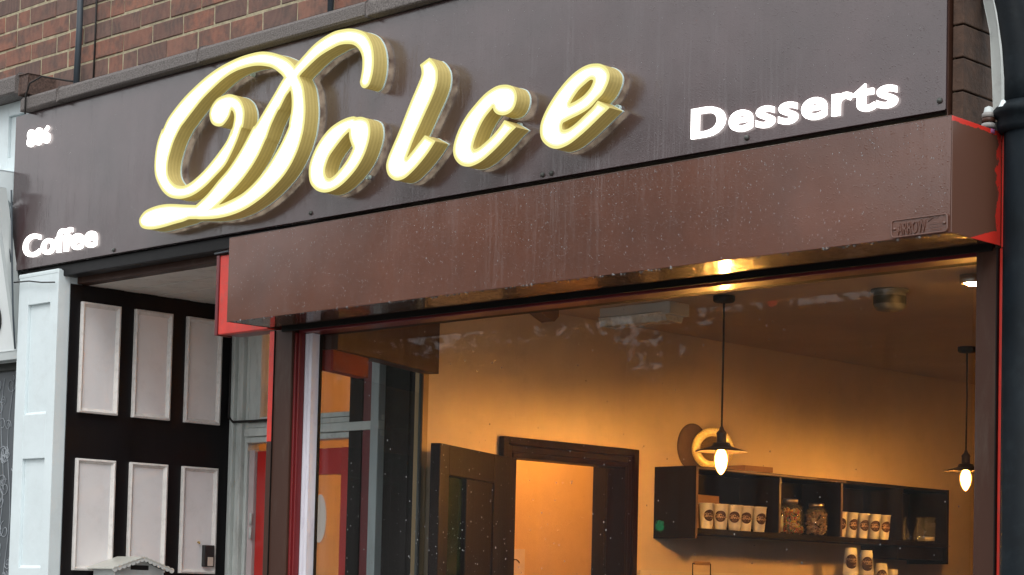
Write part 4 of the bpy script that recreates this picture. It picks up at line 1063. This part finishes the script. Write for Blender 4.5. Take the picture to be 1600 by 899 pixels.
# lower wall shelf with upturned cups and a wire caddy
ls = thing('lower_shelf', 'pale board and dark lower wall shelf beneath the cup shelf', 'shelf', (-5.9, 3.3, 1.64))
bx('shelf_board', (-5.999, -5.70, 2.30, 4.40, 1.635, 1.656), M['shelf'], ls, 0.001)
bx('pale_backboard', (-5.999, -5.985, 2.31, 3.79, 1.20, 1.707), M['marble'], ls, 0.001)
bx('bracket', (-5.98, -5.72, 2.5, 2.52, 1.50, 1.634), M['shelf'], ls, 0.001)
bx('bracket', (-5.98, -5.72, 4.1, 4.12, 1.50, 1.634), M['shelf'], ls, 0.001)
first = True
for y, n_, lb in ((3.722, 5, 'tallest stack of upturned white cups at the left'), (3.862, 5, 'second stack of upturned white cups'), (3.997, 1, 'short upturned white cup right of the two stacks')):
    for k in range(n_):
        c = inv_cup if first else copy_tree(inv_cup); first = False
        z = 1.6565 + k * .0155 + (0.008 if (n_ == 5 and y < 3.8) else 0) * (k > 0)
        top = k == n_ - 1
        lab = ('top cup of the ' if n_ > 1 else '') + lb if top else '%s cup up, nested in the %s' % (('lowest', 'second', 'third', 'fourth')[k], lb)
        setup(c, -5.80, y, z, AIM + R(-8), lab, 'upturned paper cups below the wall shelf', 1.06)
tag(MB().lathe([(0, 0.0), (.030, 0), (.024, .098), (0, .098)], (-5.80, 4.105, 1.6565), 18).build('paper_cup', M['cup']), 'small plain upturned cup at the right end of the lower row', 'cup')
wc = thing('wire_caddy', 'wire caddy with a wooden carrying handle on the lower shelf', 'caddy', (-5.78, 2.48, 1.6565))
MB().tube([(-5.76, 2.412, 1.66), (-5.76, 2.412, 1.742), (-5.76, 2.542, 1.742), (-5.76, 2.542, 1.66)], 0.0028, 6).build('wire_hoop', M['flex'], wc)
MB().tube([(-5.76, 2.425, 1.744), (-5.76, 2.530, 1.744)], 0.0085, 10).build('wooden_grip', M['conewood'], wc)
MB().box(-5.84, -5.71, 2.405, 2.55, 1.657, 1.668).build('tray', M['flex'], wc, .002)

tag(MB().lathe([(0, 0), (.112, 0), (.112, .006), (.104, .009), (0, .009)], (-5.9985, 2.685, SZ1 + .1125), 40, axis='x', smooth=False).build('dish_shadow_disc', M['shadow_disc']),  # added disc: the gold dish's cast shadow built as a dark shape
    'dark disc added as a shadow on the wall, left of the gold dish', 'shadow_disc')
# gold dish standing on the shelf, turned to the window
dish = thing('gold_dish', 'round gold dish with a pierced pattern, standing on the wall shelf behind the lamp', 'dish', (-5.865, 2.675, SZ1))
dn = Vector((5.86, -7.35, -.1)).normalized(); dr_ = Vector((0, 0, 1)).cross(dn).normalized(); du = dn.cross(dr_).normalized(); dc = Vector((-5.865, 2.675, SZ1 + 0.0995))
def disc_ring(mb, prof, n_=48):
    vs = []; fs = []
    for r, h in prof:
        for k in range(n_):
            a = 2 * PI * k / n_; vs.append(dc + dr_ * (r * math.cos(a)) + du * (r * math.sin(a)) + dn * h)
    for i in range(len(prof) - 1):
        for k in range(n_): fs.append((i * n_ + k, i * n_ + (k + 1) % n_, (i + 1) * n_ + (k + 1) % n_, (i + 1) * n_ + k))
    mb.add(vs, fs, 0, True)
q = MB(); disc_ring(q, [(.0995, -.002), (.0995, .004), (.094, .007), (.090, .004), (.066, .001), (.062, .004), (.060, .003), (.060, -.002), (.0995, -.002)]); q.build('dish_rim', M['dishgold'], dish)
q = MB(); disc_ring(q, [(.0598, -.001), (.0598, .002), (.0001, .0015)]); q.build('dish_centre', M['dishdark'], dish)
q = MB()
for rr3, cnt, rad in ((.094, 60, .0030), (.052, 34, .0030), (.040, 26, .0028), (.028, 18, .0028), (.012, 8, .003)):
    for k in range(cnt):
        a = 2 * PI * k / cnt; p = dc + dr_ * (rr3 * math.cos(a)) + du * (rr3 * math.sin(a)) + dn * .005
        q.ball(p, rad, 1)
q.build('beading', M['brass'], dish)
q = MB()
for rr3 in (.058, .046, .034, .020): disc_ring(q, [(rr3 - .0012, .002), (rr3, .0045), (rr3 + .0012, .002)])
q.build('tracery_ring', M['brass'], dish)

# ------------------------------------------------------------------ pendant lamps
def pendant(x, y, ztop_bulb, label, bm_='bulb'):
    t = thing('pendant_lamp', label, 'pendant lamp', (x, y, 2.829), 'filament pendant lamps')
    MB().lathe([(0, -.0005), (.045, -.0005), (.045, -.02), (.040, -.026), (.008, -.030), (0, -.030)], (x, y, 2.829), 20).build('ceiling_rose', M['flex'], t)
    MB().tube([(x, y, 2.80), (x + .002, y, 2.6), (x, y, ztop_bulb + .075)], 0.0042, 6).build('flex', M['flex'], t)
    MB().lathe([(0, .085), (.006, .085), (.010, .072), (.019, .062), (.022, .056), (.020, .050), (.020, .012), (.024, .008), (.024, 0), (0, 0)][::-1], (x, y, ztop_bulb), 18).build('lamp_holder', M['bronze'], t)
    MB().lathe([(.020, .020), (.034, .017), (.040, .004), (.070, -.006), (.106, -.016), (.108, -.019), (.104, -.018), (.068, -.009), (.036, .001), (.030, .012), (.020, .015)], (x, y, ztop_bulb), 30).build('lamp_shade', M['bronze'], t)
    pr3 = [(0, -.112), (.006, -.110), (.016, -.100), (.027, -.080), (.032, -.055), (.031, -.035), (.024, -.018), (.017, -.002), (0, .002)]
    MB().lathe([(r * .96, z) for r, z in pr3], (x, y, ztop_bulb - .002), 14).build('bulb', M[bm_], t)
    return t
pendant(-5.079, 1.742, 2.205, 'filament pendant lamp hanging in front of the gold dish')
pendant(-5.144, 3.724, 2.243, 'filament pendant lamp at the right edge of the shop window', 'bulb2')
cs_ = thing('ceiling_light', 'small bright warm ceiling light at the top right corner of the window', 'ceiling light', (-3.99, 1.87, 2.829))
MB().lathe([(0, 0), (.05, 0), (.05, -.03), (.042, -.032), (.04, -.012), (0, -.012)][::-1], (-3.99, 1.87, 2.8292), 20).build('fitting', M['metal'], cs_)
MB().lathe([(.038, -.014), (.034, -.028), (.018, -.038), (0, -.041)], (-3.99, 1.87, 2.8292), 16).build('bulb', M['spot'], cs_)
lb_ = thing('lobby_light', 'warm ceiling lamp in the lobby behind the doorway', 'ceiling light', (-6.6, 2.75, 2.82))
MB().lathe([(0, 0), (.05, 0), (.05, -.02), (0, -.02)][::-1], (-6.62, 2.75, 2.8285), 16).build('fitting', M['metal'], lb_)
MB().ball((-6.62, 2.75, 2.775), .032, 2).build('bulb', M['lobby'], lb_)

# emergency light, smoke detector and wall box
em = thing('emergency_light', 'grey emergency light with a ribbed clear cover on the shop ceiling', 'emergency light', (-5.5, 1.78, 2.829))
E0 = (-5.745, 1.80)
MB().box(-5.745, -5.395, 1.72, 1.84, 2.788, 2.8292).build('light_body', M['plastic'], em, .004)
MB().prism([(1.715, 2.787), (1.845, 2.787), (1.83, 2.752), (1.73, 2.752)], 'x', -5.745, -5.375).build('ribbed_cover', paint('prismatic_cover', (0.70, 0.72, 0.66), 0.15, coat=0.5, var=.2, scale=60, bump=.8, bscale=120), em, .003)
bx('end_block', (-5.394, -5.345, 1.715, 1.845, 2.775, 2.829), M['plastic'], em, .003)
sd = thing('smoke_detector', 'round grey detector on the shop ceiling near the right of the window', 'smoke detector', (-4.44, 2.0, 2.829))
MB().lathe([(0, -.082), (.050, -.082), (.062, -.070), (.064, -.03), (.064, -.012), (.075, -.010), (.075, 0), (0, 0)], (-4.44, 1.99, 2.8295), 28).build('detector_body', M['plastic2'], sd)
MB().lathe([(.0648, -.060), (.0655, -.055), (.0655, -.032), (.0648, -.028)], (-4.44, 1.99, 2.8295), 28).build('dark_band', M['darkgrey'], sd)
wb = MB().prism([(1.50, 2.828), (1.66, 2.828), (1.66, 2.80), (1.63, 2.776), (1.585, 2.79)], 'x', -5.999, -5.93)
tag(wb.build('wall_bracket', M['board'], None, .002), 'small brown bracket at the top of the shop wall beside the ceiling', 'bracket')

# ------------------------------------------------------------------ right hand side: brown bricks, white trim, drainpipe
bp = thing('brick_pier', 'narrow return of dark brown bricks between sign and drainpipe', 'wall', (-2.92, 0.1, 2.9))
bx('mortar_core', (-2.94, -2.905, 0.1005, 0.215, 2.893, 3.72), M['blacktim'], bp, 0)
random.seed(3)
for k in range(9):
    z0 = 2.904 + k * 0.0925
    MB().obox((-2.934, 0.012, z0 + .002), (0.034 + uni(0, .002), 0, 0), (0, 0.20, 0), (0, 0, 0.088)).build('brick', M['pierbrick'], bp, .003)
bx('footing', (-2.945, -2.80, 0.03, 0.22, 2.868, 2.900), M['blacktim'], bp, 0.002)
wt = MB().prism([(-2.896, 3.9), (-2.866, 3.9), (-2.861, 3.261), (-2.846, 3.186), (-2.835, 3.089), (-2.830, 2.93), (-2.856, 2.93), (-2.861, 3.022), (-2.870, 3.166), (-2.893, 3.266)], 'y', 0.1, 0.13)
tag(wt.build('curved_trim', M['render'], None, .002), 'curved off-white trim board between the brown bricks and the black pipe', 'trim')
tag(bx('party_pier', (-2.756, -2.30, 0.03, 0.5, 0.0, 2.90), M['pipe'], None, .004), 'black painted pier behind the black drainpipe at the right edge', 'pier')
dp = thing('drainpipe', 'thick black drainpipe with a collar and curved top at the right edge', 'drainpipe', (-2.69, -0.03, 0))
MB().tube([(-2.694, -.0, -.0), (-2.694, -.0, 2.87)], 0.061, 24).build('lower_pipe', M['pipe'], dp)
MB().tube([(-2.712, 0, 2.90), (-2.714, 0, 3.0), (-2.722, 0, 3.09), (-2.742, 0.0, 3.19), (-2.765, 0, 3.28), (-2.80, 0, 3.38), (-2.85, 0, 3.5), (-2.88, 0, 3.6), (-2.885, 0, 4.2)], [.045] * 3 + [.042] * 6, 20).build('swan_neck', M['pipe'], dp)
MB().lathe([(.061, 2.845), (.070, 2.85), (.074, 2.862), (.074, 2.885), (.084, 2.892), (.086, 2.905), (.078, 2.915), (.060, 2.928), (.046, 2.932)], (-2.700, 0, 0), 26).build('pipe_collar', M['pipe'], dp)
MB().lathe([(.014, 2.907), (.011, 2.912), (.005, 2.926), (0, 2.928)], (-2.728, -.068, 0), 12).build('white_drip', M['white'], dp)
ins_ = thing('cable_insulator', 'small ribbed white and purple insulator beside the pipe collar', 'insulator', (-2.795, -.03, 2.86))
for z, r_, mt in ((2.846, .017, 'pinkcap'), (2.862, .0195, 'insgrey'), (2.877, .018, 'rail'), (2.890, .018, 'insgrey')):
    MB().lathe([(0, 0), (r_, .001), (r_, .011), (r_ * .8, .0135), (0, .0135)], (-2.782, -.05, z), 14).build('insulator_ring', M[mt], ins_)
MB().lathe([(.014, 0), (.011, .014), (0, .019)], (-2.782, -.05, 2.9038), 12).build('insulator_tip', M['signgrey'], ins_)

# ------------------------------------------------------------------ cables on the brickwork
tag(MB().tube([(-7.292, 0.045, 3.70), (-7.290, 0.05, 4.0), (-7.292, 0.045, 5.2)], 0.014, 8).build('conduit', M['greywire']), 'thicker grey-blue conduit running up the brick wall above the sign', 'conduit')
tag(MB().tube([(-7.225, 0.086, 3.70), (-7.222, 0.086, 4.0), (-7.226, 0.086, 5.2)], 0.004, 6).build('cable', M['flex']), 'thin dark cable running up the bricks just right of the conduit', 'cable')
tag(MB().tube([(-5.637, 0.06, 3.72), (-5.637, 0.06, 5.2)], 0.012, 8).build('conduit', M['greywire']), 'short length of conduit on the bricks above the top of the letter D', 'conduit')
lc = [(-7.27, 0.07, 3.735), (-7.33, 0.02, 3.745), (-7.42, -.045, 3.765), (-7.50, -.055, 3.745), (-7.535, -.05, 3.70), (-7.545, -.045, 3.65), (-7.55, -.04, 3.62)]
tag(MB().tube(lc, 0.004, 6).build('cable', M['flex']), 'black cable looping over the coping at the top left of the sign', 'cable')
tag(MB().tube([(-7.62, -.02, 2.89), (-7.5, -.02, 2.885), (-7.40, -.022, 2.87), (-7.30, -.02, 2.862)], .003, 6).build('cable', M['flex']), 'thin black cable sagging across the top of the white pilaster', 'cable')
tag(MB().tube([(-7.3, .93, 2.7), (-7.294, .925, 2.42), (-7.29, .92, 2.36), (-7.25, .915, 2.335), (-7.1, .912, 2.333), (-6.9, .912, 2.335)], .006, 6).build('cable', M['flex']), 'black cable bending along the top of the transom bar', 'cable')

# ------------------------------------------------------------------ rain on the glass and the paint
def drops(name, label, n_, place, rmin, rmax, mat, flat=0.45, seed=1):
    random.seed(seed); q = MB()
    bm = bmesh.new(); bmesh.ops.create_icosphere(bm, subdivisions=1, radius=1)
    V = [tuple(v.co) for v in bm.verts]; Fc = [tuple(v.index for v in f.verts) for f in bm.faces]; bm.free()
    for k in range(n_):
        p = place()
        if p is None: continue
        r_ = rmin + (rmax - rmin) * rnd() ** 2.2; st = uni(1, 1.8)
        q.add([(p[0] + a * r_, p[1] + b * r_ * flat, p[2] + c * r_ * st) for a, b, c in V], Fc, 0, True)
    o = q.build(name, mat)
    return tag(o, label, 'raindrops', None, 'stuff')
drops('raindrops', 'tiny raindrops beaded on the brown shutter box front', 1700, lambda: (uni(-5.79, -2.78), YF - .0004, ZB + .004 + (ZT - ZB - .008) * (1 - rnd() ** 1.3)), .0007, .0019, M['drop'], seed=2)
drops('raindrops', 'raindrops scattered over the shop window, thickest at the lower left', 2200,
      lambda: (lambda x, z: (x, .0993, z) if rnd() < (0.12 + 0.88 * max(0, (2.25 - z) / .6) * max(0, 1 - abs(x + 4.95) / 1.0)) else None)(uni(-5.62, -2.93), uni(1.62, 2.52)), .0007, .0026, M['droplet'], seed=3)
drops('raindrops', 'raindrops hanging along the lower edge of the shutter box', 150, lambda: (uni(-5.79, -2.8), YF + uni(0, .012), ZB - .001), .002, .0045, M['drop'], flat=1, seed=4)
drops('raindrops', 'fine raindrops on the dark sign board', 900, lambda: (uni(-7.68, -2.96), -.0003, uni(2.955, 3.63)), .0007, .0016, M['drop'], seed=6)

# ------------------------------------------------------------------ across the road: the street trees and terrace the wet paint mirrors
def leafy(name, label, x, y, h, cr, seed):
    random.seed(seed)
    t = thing(name, label, 'tree', (x, y, 0), 'street trees across the road')
    th = h * .32
    q = MB(); q.tube([(x, y, -.05), (x + .05, y, th * .5), (x, y + .05, th), (x + .1, y, h * .6)], [.24, .19, .15, .07], 9)
    for k in range(6):
        a = k * 1.05 + uni(-.2, .2); q.tube([(x, y, th * uni(.8, 1.15)), (x + math.cos(a) * cr * .45, y + math.sin(a) * cr * .45, h * uni(.5, .6)), (x + math.cos(a) * cr * .8, y + math.sin(a) * cr * .8, h * uni(.62, .8))], [.1, .06, .025], 6)
    q.build('trunk', M['bark'], t)
    q = MB()
    clumps = []
    for k in range(46):
        a = uni(0, 2 * PI); e = uni(-1.0, 1.45); rr4 = cr * uni(.3, 1.0)
        clumps.append((x + rr4 * math.cos(a) * math.cos(e), y + rr4 * math.sin(a) * math.cos(e), th + (h - th) * .52 + (h - th) * .48 * math.sin(e) * uni(.6, 1)))
    for c in clumps:
        cs2 = cr * uni(.18, .34)
        for j in range(200 if abs(x + 24) > 4 else 190):
            p = Vector(c) + Vector((random.gauss(0, .5), random.gauss(0, .5), random.gauss(0, .42))) * cs2
            if p.z > h: continue
            s_ = uni(.07, .15); u = Vector((uni(-1, 1), uni(-1, 1), uni(-.6, .6))).normalized(); w = u.orthogonal().normalized()
            w = (w * math.cos(j) + u.cross(w) * math.sin(j))
            q.add([p - u * s_, p + w * s_ * .6, p + u * s_, p - w * s_ * .6], [(0, 1, 2, 3)])
    q.build('crown', M['leaf'], t)
for i, (x, y, h, cr, lb) in enumerate([(-51, -27, 10.2, 4.2, 'leafy street tree across the road, farthest to the left'), (-43.5, -26, 9.6, 4.0, 'leafy street tree across the road, second from the left'),
        (-36.8, -25, 8.6, 3.8, 'leafy street tree across the road, third from the left'), (-30.2, -24, 10.6, 3.9, 'leafy street tree across the road, mirrored in the shutter box'),
        (-24.0, -24, 11.2, 3.9, 'tallest crowned street tree across the road in the middle'), (-18.4, -25, 7.6, 3.2, 'small leafy street tree across the road, to the right'),
        (-12.5, -25, 7.6, 3.0, 'leafy street tree across the road, farthest to the right')]):
    leafy('street_tree', lb, x, y, h, cr, 40 + i)
for a, b, zw, zr, lb in ((-78, -47.2, 5.6, 8.2, 'dark brick terrace across the road behind the leftmost trees'), (-45.0, -38.8, 6.6, 9.2, 'narrow dark brick house across the road between two gaps'), (-34.7, -2, 7.0, 9.5, 'long dark brick terrace across the road behind the right hand trees')):
    hg = thing('terrace_house', lb, 'building', ((a + b) / 2, -36, 0), 'houses across the road')
    bx('wall', (a, b, -42, -36, -.1, zw), MATS.get('far_brick') or paint('far_brick', (0.10, 0.055, 0.04), .8, scale=3), hg, 0)
    MB().prism([(-35.7, zw - .1), (-42, zw - .1), (-39, zr)], 'x', a, b).build('roof', MATS.get('slate_roof') or paint('slate_roof', (0.035, 0.035, 0.038), .8, scale=4, ior=1.2), hg)
    x = a + 1
    while x < b - 1.5:
        for z in (1.0, 3.8): bx('window', (x, x + 1.2, -35.99, -35.9, z, z + 1.4), M['print_black'], hg, 0)
        x += 3.1

# ------------------------------------------------------------------ traffic lights across the road, mirrored as coloured glints in the window
def signal(x, y, zc, lit, label):
    t = thing('traffic_light', label, 'traffic light', (x, y, 0), 'traffic lights across the road')
    MB().tube([(x, y - .1, -.12), (x, y - .1, zc + .5)], .06, 10).build('pole', M['darkgrey'], t)
    MB().box(x - .15, x + .15, y - .06, y + .08, zc - .5, zc + .5).build('signal_head', M['print_black'], t, .01)
    for k, (nm, c) in enumerate((('red', (1.0, .02, .015)), ('amber', (.3, .12, .01)), ('green', (.02, 1.0, .35)))):
        z = zc + .3 - k * .3
        mt = MATS.get('lens_%s_%d' % (nm, nm == lit)) or (emit('lens_%s_1' % nm, c, 3.0) if nm == lit else paint('lens_%s_0' % nm, [v * .12 for v in c], .3, bump=0))
        MB().lathe([(0, .105), (.05, .10), (.068, .083)][::-1], (x, y, z), 18, axis='y').build('lens', mt, t)
        q = MB(); q.tube([(x + .11 * math.cos(a), y + .13, z + .11 * math.sin(a)) for a in [R(v) for v in range(0, 181, 15)]], .012, 5); q.build('visor', M['print_black'], t)
signal(-15.18, -13.3, 2.70, 'green', 'traffic light showing green across the road, mirrored low in the window')
signal(-13.59, -13.3, 4.64, 'red', 'tall traffic light showing red across the road, mirrored near the window top')
